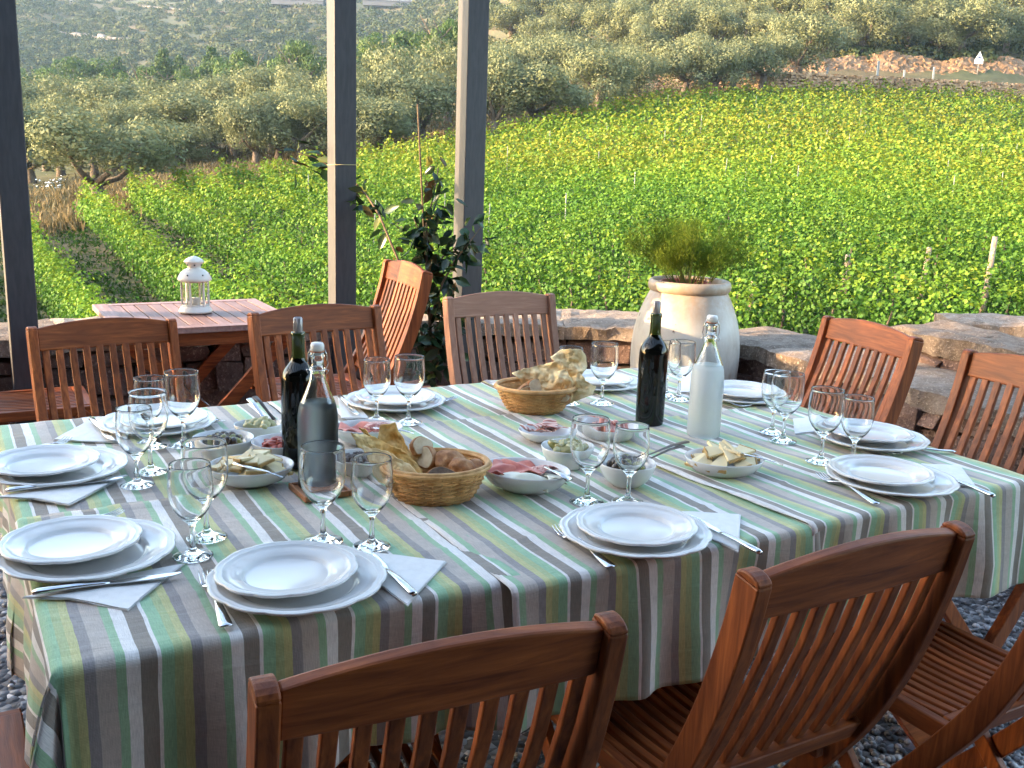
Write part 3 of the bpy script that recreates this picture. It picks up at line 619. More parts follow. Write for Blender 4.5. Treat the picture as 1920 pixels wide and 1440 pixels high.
def stone_wall(name, path, thick, zt, label, capj=.012, inner=1, zb=-.1, endcap=False, cap_t=.075):
    """path on the terrace side; the wall body lies to the left of the path direction (inner=1)"""
    t = empty(name, Vector((path[0][0], path[0][1], 0)), 0, label, 'stone wall'); o0 = Vector((path[0][0], path[0][1], 0))
    core = MB(); face = MB(); cap = MB()
    for a, b in zip(path[:-1], path[1:]):
        a = Vector((a[0], a[1], 0)); b = Vector((b[0], b[1], 0)); d = (b-a); L = d.length; d.normalize(); nr = Vector((-d.y, d.x, 0))*inner; rz = math.atan2(d.y, d.x); rot = Matrix.Rotation(rz, 3, 'Z')
        c = (a+b)/2+nr*(thick/2)-o0; core.box((c.x, c.y, (zt-cap_t+zb-3)/2), (L, thick-.06, zt-cap_t-zb+3), rot)
        z = zb
        while z < zt-cap_t-.03:
            hh = min(random.uniform(.08, .19), zt-cap_t-z); x = -random.random()*.15
            while x < L:
                l = random.uniform(.12, .36); l2 = min(l, L-x+.03); dep = random.uniform(.05, .075); k = a+d*(x+l2/2)+nr*(.03+random.uniform(-.012, .012))-o0; hv = random.uniform(.82, 1.12)
                face.box((k.x, k.y, z+hh/2), (l2-.010, dep+.05, hh*hv-.010), rot @ Matrix.Rotation(random.uniform(-.09, .09), 3, 'Z') @ Matrix.Rotation(random.uniform(-.12, .12), 3, 'Y'), random.random(), jit=.019)
                if endcap or True:
                    k2 = k+nr*(thick-.06)
                    if z > .2: face.box((k2.x, k2.y, z+hh/2), (l2-.014, dep, hh-.014), rot, random.random(), jit=.01)
                x += l
            z += hh
        x = -.03
        while x < L:
            l = random.uniform(.38, .72); l2 = min(l, L-x+.05); k = a+d*(x+l2/2)+nr*(thick/2-.0)-o0
            nx, ny = 12, 10; vs = []; top = cap_t/2; ti = random.random()
            w1 = thick+.09; off = [random.uniform(-.02, .02) for _ in range(2)]
            ks = []
            for zz in (0, 1):
                for i in range(nx):
                    for j in range(ny):
                        fx = i/(nx-1)-.5; fy = j/(ny-1)-.5; ed = max(abs(fx), abs(fy)) > .49
                        q = Vector((fx*(l2-.003), fy*w1+off[0]*(fy < 0)+off[1]*(fy > 0), (zz*2-1)*top)) ; q0 = rot @ q + k; q = q + Vector((mn.noise(q0*5)*.035*(ed), mn.noise(q0*6+Vector((9, 0, 0)))*.04*ed, 0)) + Vector((random.uniform(-1, 1)*.004, random.uniform(-1, 1)*.004, mn.noise(q0*7)*.016+mn.noise(q0*22)*.008+random.uniform(-.002, .002) - (.010 if ed and zz else 0)))
                        vs.append(rot @ q + Vector((k.x, k.y, zt-top)))
            fs = []
            def I(z_, i, j): return z_*nx*ny+i*ny+j
            for i in range(nx-1):
                for j in range(ny-1): fs += [(I(1, i, j), I(1, i+1, j), I(1, i+1, j+1), I(1, i, j+1)), (I(0, i, j), I(0, i, j+1), I(0, i+1, j+1), I(0, i+1, j))]
            for i in range(nx-1): fs += [(I(0, i, 0), I(0, i+1, 0), I(1, i+1, 0), I(1, i, 0)), (I(0, i+1, ny-1), I(0, i, ny-1), I(1, i, ny-1), I(1, i+1, ny-1))]
            for j in range(ny-1): fs += [(I(0, 0, j+1), I(0, 0, j), I(1, 0, j), I(1, 0, j+1)), (I(0, nx-1, j), I(0, nx-1, j+1), I(1, nx-1, j+1), I(1, nx-1, j))]
            cap.add(vs, fs, ti, False); x += l
    core.build('core', mortar, t); face.build('stones', stone_face, t, bevel=.009); cap.build('coping', stone_cap, t)
    return t
random.seed(21)
c0 = T(-2.4, 4.78); c1 = T(2.15, 4.78)
stone_wall('terrace_wall', [(c0[0], c0[1]), (-.42, 5.06)], .42, .62, 'low rubble wall with coping behind the slatted side table')
stone_wall('terrace_wall', [(-.42, 5.07), (.98, 5.0)], .50, .625, 'low stone wall with flat coping directly behind the big jar')
stone_wall('terrace_wall', [(.98, 4.98), (1.32, 4.37), (1.60, 3.78), (2.1, 2.95)], .42, .618, 'lower stone wall running forward behind the right-hand chairs')
# raised wall block at the right
stone_wall('raised_stone_wall', [(1.74, 4.50), (1.92, 4.17), (2.08, 3.90), (2.7, 3.1)], .30, .755, 'raised stone wall with thick slabs, upper right behind the chairs', cap_t=.10, zb=.1)
stone_wall('raised_stone_wall', [(2.16, 4.72), (3.9, 4.80)], .26, .752, 'far arm of the raised stone wall along the vineyard side', cap_t=.10, zb=.1)

# ------------------------------------------------------------------ pergola posts and beams
paint = simple('grey_paint', (.038, .038, .044), (.056, .055, .061), 12, .55, bmp=.0006, bscale=60, stretch=(6, 6, 1))
pw = .108
P1 = on_y(24, 350, 4.05); P2 = on_y(641, 350, 4.80); P3 = on_y(880, 350, 5.0)
for (P, w_, lx, lab) in ((P1, .107, 0, 'dark grey square pergola post at the left edge'), (P2, .106, 0, 'middle grey pergola post with a string tied round it'), (P3, .111, 0, 'right grey pergola post behind the climbing plant')):
    t = empty('pergola_post', (P[0], P[1], 0), R(30), lab, 'pergola post', 'grey posts of the pergola')
    MB().box((0, 0, 1.3), (w_, w_, 2.6)).build('shaft', paint, t, bevel=.004)
    MB().box((0, 0, .03), (w_+.05, w_+.05, .06)).build('foot', paint, t, bevel=.004)
    if P is P2:
        h = .0545; z = on_y(641, 309, 4.78)[2]; sm = simple('string', (.55, .45, .2), (.6, .5, .25), 5, .8)
        MB().tube([(-h, -h, z), (h, -h, z+.002), (h, h, z), (-h, h, z-.003), (-h, -h, z)], .0016, 5).build('string', sm, t)
beam = empty('pergola_roof', (0, 0, 0), 0, 'dark timber pergola roof over the terrace with an added cane shade', 'pergola')
mb = MB(); rot = Matrix.Rotation(R(30), 3, 'Z')
for v in (4.52, 2.6, .6, -1.4):
    c = T(.8, v, 2.68); mb.box(c, (6.6, .1, .15), rot)
for u in np.arange(-2.3, 4.2, .55):
    c = T(u, 1.5, 2.81); mb.box(c, (.07, 6.6, .1), rot)
mb.build('beams', paint, beam)
cane = simple('shade_cane', (.20, .15, .10), (.34, .27, .18), 20, .9); rm = MB(); uu = -2.5  # canes added above the view to hold back skylight
while uu < 4.4:
    w_ = random.uniform(.05, .085)
    if random.random() < .9: c = T(uu+w_/2, -.6, 2.885); rm.box(c, (w_, 2.6, .02), rot, random.random())
    uu += w_+.004
rm.build('shade_cane_cover', cane, beam, fix=False)

# unseen house added off to the left and behind, to shade the table
plaster = simple('shade_house_plaster', (.34, .25, .18), (.42, .32, .24), 2, .9, bmp=.01)
roof_t = simple('roof_tiles', (.28, .10, .05), (.40, .17, .09), 4, .8)
hs_ = empty('unseen_shade_house', (0, 0, 0), 0, 'unseen plastered house added beside and behind the terrace to shade it', 'house')
HY = 1.1
MB().box((-7.0, (HY-14)/2, .2), (3.0, HY+14, 6.6)).build('wall', plaster, hs_)
MB().prism([(-8.9, 3.5), (-5.2, 3.5), (-7.0, 4.7)], 'y', -14.4, HY+.3).build('roof', roof_t, hs_)
MB().box((0.2, -3.1, .6), (12.3, 3.2, 7.4)).build('rear_shade_wall', mortar, hs_)  # unseen wall, kept close and dark so the front chair backs darken
MB().box((0.2, -.55, 2.75), (10.5, 1.9, .12)).build('shade_porch_roof', mortar, hs_)  # slab added overhead out of view, cuts skylight on the front chairs

# ------------------------------------------------------------------ tables and tablecloths
def xtable(label, group, u0, u1, v0, v1, z, mat_top, slats=True, slat_dir='v', nsl=12, leg_ax='u'):
    cu, cv = (u0+u1)/2, (v0+v1)/2; W, D = u1-u0, v1-v0
    t = empty('folding_table', T(cu, cv, 0), R(30), label, 'table', group)
    fr = MB(); e = .055; th = .024
    for sx in (-1, 1): fr.box((sx*(W/2-e/2), 0, z-th/2), (e, D, th), None, random.random())
    for sy in (-1, 1): fr.box((0, sy*(D/2-e/2), z-th/2), (W-2*e, e, th), None, random.random())
    fr.build('frame', mat_top, t, bevel=.003)
    sl = MB(); iw = W-2*e; s = iw/nsl
    for k in range(nsl): sl.box((-iw/2+s*(k+.5), 0, z-th/2-.001), (s-.0055, D-2*e-.002, th-.002), None, random.random())
    sl.build('slats', mat_top, t, bevel=.002)
    for sy in (-1, 1): MB().box((0, sy*(D/2-.05), z-th-.03), (W-.06, .022, .056)).build('apron', wx, t, bevel=.002)
    for sy in (-1, 1):
        for sx in (-1, 1):
            lg = MB(); a = Vector((-sx*(W/2-.06), sy*(D/2-.09)+sx*.013, z-th-.06)); b = Vector((sx*(W/2-.04), sy*(D/2-.09)+sx*.013, 0.0)); d = (b-a).normalized()
            r_ = Vector((0, 1, 0)).cross(d); vs = []
            for q in (a, b):
                for k, l in ((-1, -1), (1, -1), (1, 1), (-1, 1)): vs.append(q+r_*k*.026+Vector((0, 1, 0))*l*.011)
            lg.add(vs, [(0, 1, 2, 3), (7, 6, 5, 4), (0, 4, 5, 1), (1, 5, 6, 2), (2, 6, 7, 3), (3, 7, 4, 0)]); lg.build('leg', wx, t, bevel=.002)
    st = MB(); st.tube([(-.0, -D/2+.08, z*.5), (0, D/2-.08, z*.5)], .008, 8); st.build('pivot_rod', chrome, t)
    return t
random.seed(5)
xtable('folding slatted wooden side table standing by the far wall with lantern', None, .56, 1.285, 3.97, 4.70, .74, wgrey, nsl=11)
for k, (a, b) in enumerate(((.10, .735), (.745, 1.43), (1.44, 2.12))):
    xtable('wooden folding table hidden under the %s striped cloths' % ('left', 'middle', 'right')[k], 'tables pushed together under the cloths', a+(.05 if k == 1 else 0), b, 1.31 if k != 0 else 1.345, 2.63, .742, wy)

def stripes(name, flip, phase, warm=0.):
    m, n, p, out = new_mat(name)
    uv = nd(n, 'UVMap'); sp = nd(n, 'SeparateXYZ'); n.links.new(uv.outputs[0], sp.inputs[0])
    nz = nd(n, 'TexNoise', i_Scale=9., i_Detail=2.); n.links.new(uv.outputs[0], nz.inputs['Vector'])
    wb = nd(n, 'Math', operation='MULTIPLY_ADD', i_1=.006, i_2=-.003); n.links.new(nz.outputs[0], wb.inputs[0])
    ad = nd(n, 'Math', operation='ADD'); n.links.new(sp.outputs[0], ad.inputs[0]); n.links.new(wb.outputs[0], ad.inputs[1])
    mu = nd(n, 'Math', operation='MULTIPLY_ADD', i_1=(-1 if flip else 1)/.139, i_2=(phase if flip else -phase)/.139+20); n.links.new(ad.outputs[0], mu.inputs[0])
    fr = nd(n, 'Math', operation='FRACT'); n.links.new(mu.outputs[0], fr.inputs[0])
    Wh, Gr, Ol, Sl, Ta, Dk, G2 = (.83, .79, .76), (.31, .52, .32), (.55, .54, .25), (.32, .29, .285), (.52, .45, .40), (.28, .24, .205), (.33, .51, .32)
    seq = [(.065, Wh), (.16, Dk), (.04, Wh), (.125, Gr), (.085, (.42, .50, .25)), (.085, Ol), (.105, Sl), (.18, Ta), (.09, G2), (.065, Wh)]
    st = []; x = 0
    for w_, c_ in seq: st.append((min(x, .999), c_)); x += w_
    c = ramp(n, fr.outputs[0], st, 'CONSTANT')
    # woven thread and faded patches
    t1 = nd(n, 'TexWave', wave_type='BANDS', bands_direction='Y', i_Scale=150., i_Distortion=1.5); n.links.new(uv.outputs[0], t1.inputs['Vector'])
    f2 = nd(n, 'TexNoise', i_Scale=5., i_Detail=5., i_Roughness=.7); n.links.new(uv.outputs[0], f2.inputs['Vector'])
    mp = nd(n, 'Mapping'); mp.inputs['Scale'].default_value = (900, 60, 1); n.links.new(uv.outputs[0], mp.inputs[0]); f3 = nd(n, 'TexNoise', i_Scale=1., i_Detail=2.); n.links.new(mp.outputs[0], f3.inputs['Vector'])
    c = mix(n, c, ramp(n, f2.outputs[0], [(.3, (.86, .86, .86)), (.7, (1.12, 1.12, 1.12))]), 1., 'MULTIPLY')
    c = mix(n, c, ramp(n, f3.outputs[0], [(.3, (.85, .85, .85)), (.7, (1.15, 1.15, 1.15))]), 1., 'MULTIPLY')
    n.links.new(c, p.inputs['Base Color']); p.inputs['Roughness'].default_value = .8; p.inputs['Sheen Weight'].default_value = .35; p.inputs['Sheen Roughness'].default_value = .4
    wr = nd(n, 'TexNoise', i_Scale=22., i_Detail=4., i_Roughness=.6, i_Distortion=.4); mp2 = nd(n, 'Mapping'); mp2.inputs['Scale'].default_value = (.35, 1.6, 1); n.links.new(uv.outputs[0], mp2.inputs[0]); n.links.new(mp2.outputs[0], wr.inputs['Vector'])
    b1 = nd(n, 'Bump', i_Strength=.5, i_Distance=.006); n.links.new(wr.outputs[0], b1.inputs['Height'])
    b2 = nd(n, 'Bump', i_Strength=.35, i_Distance=.0006); n.links.new(t1.outputs[0], b2.inputs['Height']); n.links.new(b1.outputs[0], b2.inputs['Normal'])
    n.links.new(b2.outputs[0], p.inputs['Normal']); return m

def cloth(label, u0, u1, v0, v1, z, mat, dl=0, dr=0, df=0, db=0, skew=0., seed=0, creases=()):
    """striped cloth lying on the table rectangle, hanging over its free edges"""
    rs_ = random.Random(seed); rc = .014; L = lambda d: d
    us = np.concatenate([np.linspace(u0-dl, u0, max(2, int(dl/.008)))[:-1] if dl else [], np.linspace(u0, u1, int((u1-u0)/.012)), np.linspace(u1, u1+dr, max(2, int(dr/.008)))[1:] if dr else []])
    vs_ = np.concatenate([np.linspace(v0-df, v0, max(2, int(df/.008)))[:-1] if df else [], np.linspace(v0, v1, int((v1-v0)/.012)), np.linspace(v1, v1+db, max(2, int(db/.008)))[1:] if db else []])
    V = []; UV = []; ph = rs_.random()*9
    cu, cv = (u0+u1)/2, (v0+v1)/2
    def bend(s):   # arc length past the edge -> (outward, down)
        q = rc*math.pi/2
        if s < q: a = s/rc; return rc*math.sin(a), rc*(1-math.cos(a))
        return rc + (s-q)*.05, rc + (s-q)*.998
    for v in vs_:
        for u in us:
            a = max(0, u-u1+0) - max(0, u0-u); b = max(0, v-v1) - max(0, v0-v)
            uc = min(max(u, u0), u1); vc = min(max(v, v0), v1)
            s = math.hypot(a, b)
            if s > 0:
                o, dn = bend(s); du, dv = a/s, b/s
                # corner cloth gathers: swing the fall towards the nearer side
                if abs(a) > 0 and abs(b) > 0:
                    th_ = math.atan2(abs(b), abs(a)); fold = math.sin(th_*2)
                    o += fold*.045*min(1, s/.2); 
                    du = math.copysign(math.cos(th_), a); dv = math.copysign(math.sin(th_), b)
                    o += .02*math.sin(th_*8+ph)*min(1, s/.12)
                al = (v if abs(a) > 0 else u)
                if abs(a) == 0 or abs(b) == 0:
                    rip = .014*math.sin(al*17+ph+1.5*mn.noise(Vector((al*5, ph, 0))))+.009*math.sin(al*41+ph*2+2*mn.noise(Vector((al*8, 0, ph))))+.012*mn.noise(Vector((al*11, s*4, ph)))+.006*math.sin(al*7+ph); o += rip*min(1, max(0, (s-.015)/.16))
                x, y, zz = uc+du*o, vc+dv*o, z-dn
            else:
                x, y = u, v
                zz = z+.0011*math.sin(u*23+ph)*math.sin(v*17)+.0009*math.sin(u*61+v*31+ph)+.0016*max(0, mn.noise(Vector((u*9, v*26, ph)))-.1)
                for (ax, pos, amp) in creases:
                    q = (u if ax == 'u' else v)-pos+.004*math.sin((v if ax == 'u' else u)*30); zz += 1.5*amp*math.exp(-(q/.0045)**2)
                # free inner hems lift a touch
            if skew: x += skew*(v1-vc)/(v1-v0)*(1-(uc-u0)/(u1-u0))
            V.append((x-cu, y-cv, zz)); UV.append((u + (skew*(v1-v)/(v1-v0)*(1-(uc-u0)/(u1-u0)) if skew else 0)*0, v))
    nu = len(us); nv = len(vs_)
    F = [(j*nu+i, j*nu+i+1, (j+1)*nu+i+1, (j+1)*nu+i) for j in range(nv-1) for i in range(nu-1)]
    mb = MB(); mb.add(V, F, smooth=True, uv=UV); o = mb.build('tablecloth', mat, fix=False); o.location = T(cu, cv, 0); o.rotation_euler = (0, 0, R(30))
    m = o.modifiers.new('solid', 'SOLIDIFY'); m.thickness = .0012; m.offset = -1
    return tag(o, label, 'tablecloth', 'striped tablecloths overlapping on the long table')
sA = stripes('striped_cloth_left', False, .181); sB = stripes('striped_cloth_middle', True, 1.03); sC = stripes('striped_cloth_right', False, 1.62); sD = stripes('striped_cloth_back_left', True, .145)
cloth('striped cloth over the front left table corner, edge hem across the plates', .092, .79, 1.318, 1.93, .7545, sA, dl=.25, df=.25, seed=1, creases=(('v', 1.47, .0016), ('v', 1.62, .0018), ('v', 1.77, -.0015), ('v', 1.905, .0025), ('u', .42, .0012)))
cloth('striped cloth on the back left of the table under the left chairs', .094, .744, 1.80, 2.64, .7505, sD, dl=.25, db=.2, seed=2, creases=(('v', 2.1, .0015), ('v', 2.35, .0015), ('v', 1.975, .002)))
cloth('striped cloth hanging down the middle front between two dark chairs', .748, 1.43, 1.285, 2.258, .7550, sB, df=.25, seed=3, creases=(('v', 1.9, .0015), ('v', 1.46, .0015), ('u', 1.08, .002), ('v', 2.245, .002)))
cloth('striped cloth along the middle of the far table edge by the flatbread basket', .748, 1.50, 2.262, 2.64, .7510, sB, db=.2, seed=4, creases=(('v', 2.45, .0015),))
cloth('striped cloth draped over the front right corner of the table', 1.335, 2.115, 1.285, 2.05, .7600, sC, dr=.25, df=.25, skew=.075, seed=5, creases=(('v', 1.75, .0015), ('u', 1.8, .0015), ('v', 1.5, .0015), ('v', 2.04, .003), ('u', 1.345, .003)))
cloth('striped cloth on the far right corner in front of the jar', 1.42, 2.115, 2.0, 2.64, .7555, sC, dr=.25, db=.2, seed=6, creases=(('v', 2.3, .0015), ('u', 1.43, .002)))

# ------------------------------------------------------------------ chairs
def make_chair(mz, mx, my, label):
    t = empty('folding_chair', (0, 0, 0), 0, label, 'chair')
    path = [(-.385, .895), (-.365, .80), (-.322, .66), (-.265, .53), (-.20, .425), (-.09, .27), (.03, .12), (.14, 0.0)]
    def sp(k):   # smooth resample
        return path
    hw = .2115
    for sx in (-1, 1):
        pts = []
        P = [Vector((0, y, z)) for y, z in path]
        for i in range(len(P)-1):
            p0, p1, p2, p3 = P[max(i-1, 0)], P[i], P[i+1], P[min(i+2, len(P)-1)]
            for k in range(4):
                f = k/4; q = .5*((2*p1)+(-p0+p2)*f+(2*p0-5*p1+4*p2-p3)*f*f+(-p0+3*p1-3*p2+p3)*f**3); pts.append((sx*hw, q.y, q.z))
        pts.append((sx*hw, P[-1].y, P[-1].z))
        s_ = MB(); s_.strip(pts, .0135, .023)
        # rounded top end
        d = (Vector(pts[0])-Vector(pts[1])).normalized(); nn = Vector((0, -d.z, d.y))
        for a in range(1): 
            out_ = []
            for k in range(9):
                an = math.pi*k/8; q = Vector(pts[0])+nn*.023*math.cos(an)+d*.012*math.sin(an); out_.append((q.y, q.z))
            s_.prism(out_, 'x', sx*hw-.0134, sx*hw+.0134)
        s_.build('stile', mz, t, bevel=.004)
    # top rail, arched
    r_ = MB(); top = []; bot = []; N = 16
    p0 = Vector((0, -.385, .895)); d = (Vector((0, -.385, .895))-Vector((0, -.365, .80))).normalized(); nn = Vector((0, d.z, -d.y))
    vs = []; fs = []
    for i in range(N+1):
        f = i/N*2-1; x = f*(hw-.0136); up = .004+.022*(1-f*f); crv = -.006*(1-f*f)
        for (h, tk) in ((up, -.010), (up, .010), (-.066, .010), (-.066, -.010)):
            q = p0+d*h+nn*(tk+crv); vs.append((x, q.y, q.z))
    for i in range(N):
        for k in range(4): fs.append((i*4+k, i*4+(k+1) % 4, i*4+4+(k+1) % 4, i*4+4+k))
    fs += [(3, 2, 1, 0), (N*4, N*4+1, N*4+2, N*4+3)]
    r_.add(vs, fs); r_.build('top_rail', mx, t, bevel=.004)
    # lower rail of the back
    MB().box((0, -.247, .49), (2*hw-.027, .02, .045), Matrix.Rotation(R(26), 3, 'X')).build('lower_rail', mx, t, bevel=.003)
    # back slats
    ns = 10; gap = (2*hw-.027)/ns
    bp = [(-.378, .838), (-.352, .75), (-.318, .66), (-.283, .575), (-.252, .51)]
    for k in range(ns):
        x = -(2*hw-.027)/2+gap*(k+.5)
        MB().strip([(x, y+.004, z) for y, z in bp], .0105, .006, random.random()).build('back_slat', mz, t, bevel=.0025)
    # seat
    for sx in (-1, 1): MB().box((sx*.178, .0, .424), (.020, .40, .038), None, .5).build('seat_side', my, t, bevel=.003)
    for sy, nm in ((-1, 'seat_back_rail'), (1, 'seat_front_rail')): MB().box((0, sy*.178+.0, .438), (.335, .046, .016)).build(nm, mx, t, bevel=.003)
    sl = 13; g = .335/sl
    for k in range(sl):
        x = -.335/2+g*(k+.5); z = .438
        MB().strip([(x, -.154, z), (x, -.07, z-.006), (x, .0, z-.008), (x, .08, z-.005), (x, .154, z)], .0078, .007, random.random()).build('seat_slat', my, t, bevel=.0022)
    for sx in (-1, 1):   # rear legs crossing
        MB().strip([(sx*.193, .17, .425), (sx*.193, -.02, .21), (sx*.193, -.215, 0.0)], .0105, .018).build('leg', mz, t, bevel=.003)
    MB().box((0, -.175, .045), (.37, .018, .03)).build('stretcher', mx, t, bevel=.003)
    MB().box((0, .115, .045), (.395, .018, .03)).build('stretcher', mx, t, bevel=.003)
    return t
chA = make_chair(wz, wx, wy, 'folding wooden chair'); chB = make_chair(wweath, wweathx, wgrey, 'weathered folding chair')
TOPY, TOPZ, HWC = -.385, .9, .225
usedc = set()
def chair_at(proto, pl, pr_, s, label, face, ang=None, grp='slatted folding chairs round the terrace'):
    z = TOPZ*s; a = on_z(*pl, z) if pl else None; b = on_z(*pr_, z) if pr_ else None
    if ang is None: ang = math.atan2(b[1]-a[1], b[0]-a[0])
    else: ang = R(ang)
    if a is not None and b is not None: mid = (a+b)/2
    else: mid = a+np.array([math.cos(ang), math.sin(ang), 0])*HWC*s
    rz = ang if face > 0 else ang+math.pi
    off = np.array([-math.sin(rz), math.cos(rz)])*(-TOPY*s)
    o = place(proto, proto.name in usedc, (mid[0]+off[0], mid[1]+off[1], 0), rz, label, grp, s); usedc.add(proto.name); return o
def chair_uv(proto, u, v, dirdeg, s, label, grp='slatted folding chairs round the terrace'):
    o = place(proto, proto.name in usedc, T(u, v), R(dirdeg), label, grp, s); usedc.add(proto.name); return o
chair_at(chA, (50,617), (328,600), .978, 'reddish wooden chair at the far left of the table, in front of the side table', -1)
chair_at(chA, (466,590), (710,575), 1.02, 'wooden chair behind the two bottles, its back before the middle post', -1)
chair_at(chB, (834,560), (1036,553), 1.02, 'greyish weathered chair behind the flatbread basket', -1)
chair_at(chA, (1547,594), (1728,638), 1.015, 'orange-brown chair right of the big jar, left one of the right-hand pair', -1)
chair_at(chA, (1813,658), None, 1.015, 'orange-brown chair cut by the right edge of the picture', -1, ang=-62)
chair_at(chA, (475,1292), (1160,1162), .98, 'dark chair seen from behind, nearest at the bottom centre', 1)
chair_at(chA, (1400,1083), (1808,987), .995, 'dark chair seen from behind with orange-glowing side, front right', 1)
chair_uv(chA, 1.715, 1.195, 30, 1.0, 'chair in the bottom right corner showing its slatted seat')
chair_uv(chA, -.14, 1.62, -60, 1.0, 'chair at the left table end, only seat edge showing at the bottom left')
chair_uv(chA, .27, 4.22, -60, 1.0, 'chair at the left side of the lantern table, facing right')
chair_at(chA, (728,489), (802,512), 1.075, 'sunlit orange chair standing between the posts, facing left', -1)

# ------------------------------------------------------------------ things on the table: plates
def plate(r, h, well):
    def fn(rad, z, t):
        k = max(0, (rad-r*.7)/(r*.3)); q = abs(math.sin(t*6)); return rad*(1-.022*k*(1-q**.45)*1.0 + .006*k*math.sin(t*6)**2)
    pr = [(0, .004), (well*.95, .004), (well, .0046), (well*1.035, .0085), (well*1.10, .0115), (r*.80, h*.70), (r*.87, h*.80), (r*.885, h*.89), (r*.905, h*.90), (r*.92, h*.85), (r*.955, h*.97), (r*.985, h), (r, h-.0015), (r*.99, h-.0045),
          (r*.88, h*.62), (well*1.1, .003), (well*1.02, 0), (well*.9, 0), (0, .0008)]
    mb = MB(); mb.lathe(pr, 96, fn=fn); return mb
PL = [  # dinner plate centre (px), label fragment
 ((558,1090), 'at the setting nearest the bottom centre chair'), ((166,1036), 'beside the front left table corner'), ((108,876), 'at the left edge of the table, half a plate cut off'),
 ((1191,1000), 'in front of the two middle front glasses'), ((1669,903), 'at the front right setting nearest the corner'), ((1632,826), 'on the right side before the slatted chair'),
 ((741,751), 'behind the small round glasses by the middle chair'), ((295,792), 'at the far left setting before the reddish chair'), ((1122,716), 'at the far side, right of the flatbread basket'), ((1392,741), 'at the far right setting right of the frosted bottle')]
dp = None; sp_ = None
for i, ((x, y), lab) in enumerate(PL):
    q = on_z(x, y, .766); rz = random.random()
    if dp is None:
        dp = plate(.1385, .021, .088).build('dinner_plate', ceramic); sp_ = plate(.111, .019, .066).build('salad_plate', ceramic)
        o, o2 = dp, sp_
    else: o, o2 = dp.copy(), sp_.copy(); COL.objects.link(o); COL.objects.link(o2)
    zt = .7605 if i in (4, 5) else (.7562 if i in (0, 1, 3, 9) else .7525)
    o.location = (q[0], q[1], zt); o.rotation_euler = (0, 0, rz)
    dx = {0: (-.018, .008), 1: (-.032, .012), 2: (-.03, .0), 3: (.002, .004), 4: (-.018, .012), 5: (-.004, .012), 6: (0, .002), 7: (.01, .0), 8: (-.004, .0), 9: (.0, .004)}[i]
    o2.location = (q[0]+dx[0], q[1]+dx[1], zt+.0125); o2.rotation_euler = (R(random.uniform(-1, 1)), R(random.uniform(-1, 1)), rz+.4)
    tag(o, 'large white scalloped plate '+lab, 'plate', 'white dinner plates'); tag(o2, 'smaller white plate stacked '+lab, 'plate', 'white smaller plates')
random.seed(9)
# wine glasses
def wine_glass(H, R0, rim, foot):
    s = H/.175; w_ = .0011
    outp = [(foot, 0.0), (foot, .0012), (foot*.86, .0032), (.012, .0085), (.0052, .014), (.0042, .03), (.0040, .052), (.0055, .062), (.012, .068), (R0*.62, .080), (R0*.88, .096), (R0, .117), (R0*.985, .138), (rim*1.03, .160), (rim, .175)]
    inp = [(rim-w_, .175), (rim*1.03-w_, .160), (R0*.985-w_, .138), (R0-w_, .117), (R0*.88-w_, .097), (R0*.62-w_, .082), (.012, .0725), (.0, .0705)]
    pr = [(0, 0)]+[(r, z*s) for r, z in outp]+[(r, z*s) for r, z in inp]
    return MB().lathe(pr, 40)
def smooth_prof(o):
    m = o.modifiers.new('sub', 'SUBSURF'); m.levels = 1; m.render_levels = 1; return o
gb = tag(smooth_prof(wine_glass(.1745, .0405, .0375, .0355).build('wine_glass', glass)), cat='wine glass'); gs = tag(smooth_prof(wine_glass(.162, .037, .0335, .0335).build('wine_glass', glass)), cat='wine glass')
GL = [((258,910),0,'beside the left-edge plate'),((283,885),1,'behind its smaller twin by the left-edge plate'),((285,838),0,'at the far left setting, half hidden'),((345,836),1,'before the far left plates'),
      ((362,1043),0,'front left, standing nearest its fork'),((388,1008),1,'front left, just behind the smaller one'),((606,1015),1,'in front of the clear water bottle'),((697,1025),0,'left of the near bread basket'),
      ((706,789),0,'left of the pair in front of the middle chair'),((766,793),1,'right of the pair in front of the middle chair'),((1100,942),1,'behind the front middle plates, left'),((1177,942),0,'behind the front middle plates, right'),
      ((1128,757),1,'right of the flatbread basket'),((1066,757),0,'hidden behind the flatbread'),((1248,742),0,'behind the second wine bottle, left'),((1272,750),1,'between wine bottle and frosted bottle'),
      ((1447,815),0,'at the right, left of a close pair, behind'),((1467,831),1,'at the right, front of a close pair'),((1538,870),1,'by the two right-hand place settings, left'),((1597,876),0,'by the two right-hand place settings, right')]
ug = [False, False]
for (x, y), big, lab in GL:
    pr_ = gb if big else gs; q = on_z(x, y, .757)
    o = pr_ if not ug[big] else pr_.copy()
    if ug[big]: COL.objects.link(o)
    ug[big] = True; o.location = (q[0], q[1], .7575+(.005 if x > 1430 else 0)); o.rotation_euler = (0, 0, random.random()*6)
    tag(o, ('larger ' if big else 'smaller ')+'empty wine glass '+lab, 'wine glass', 'empty wine glasses')

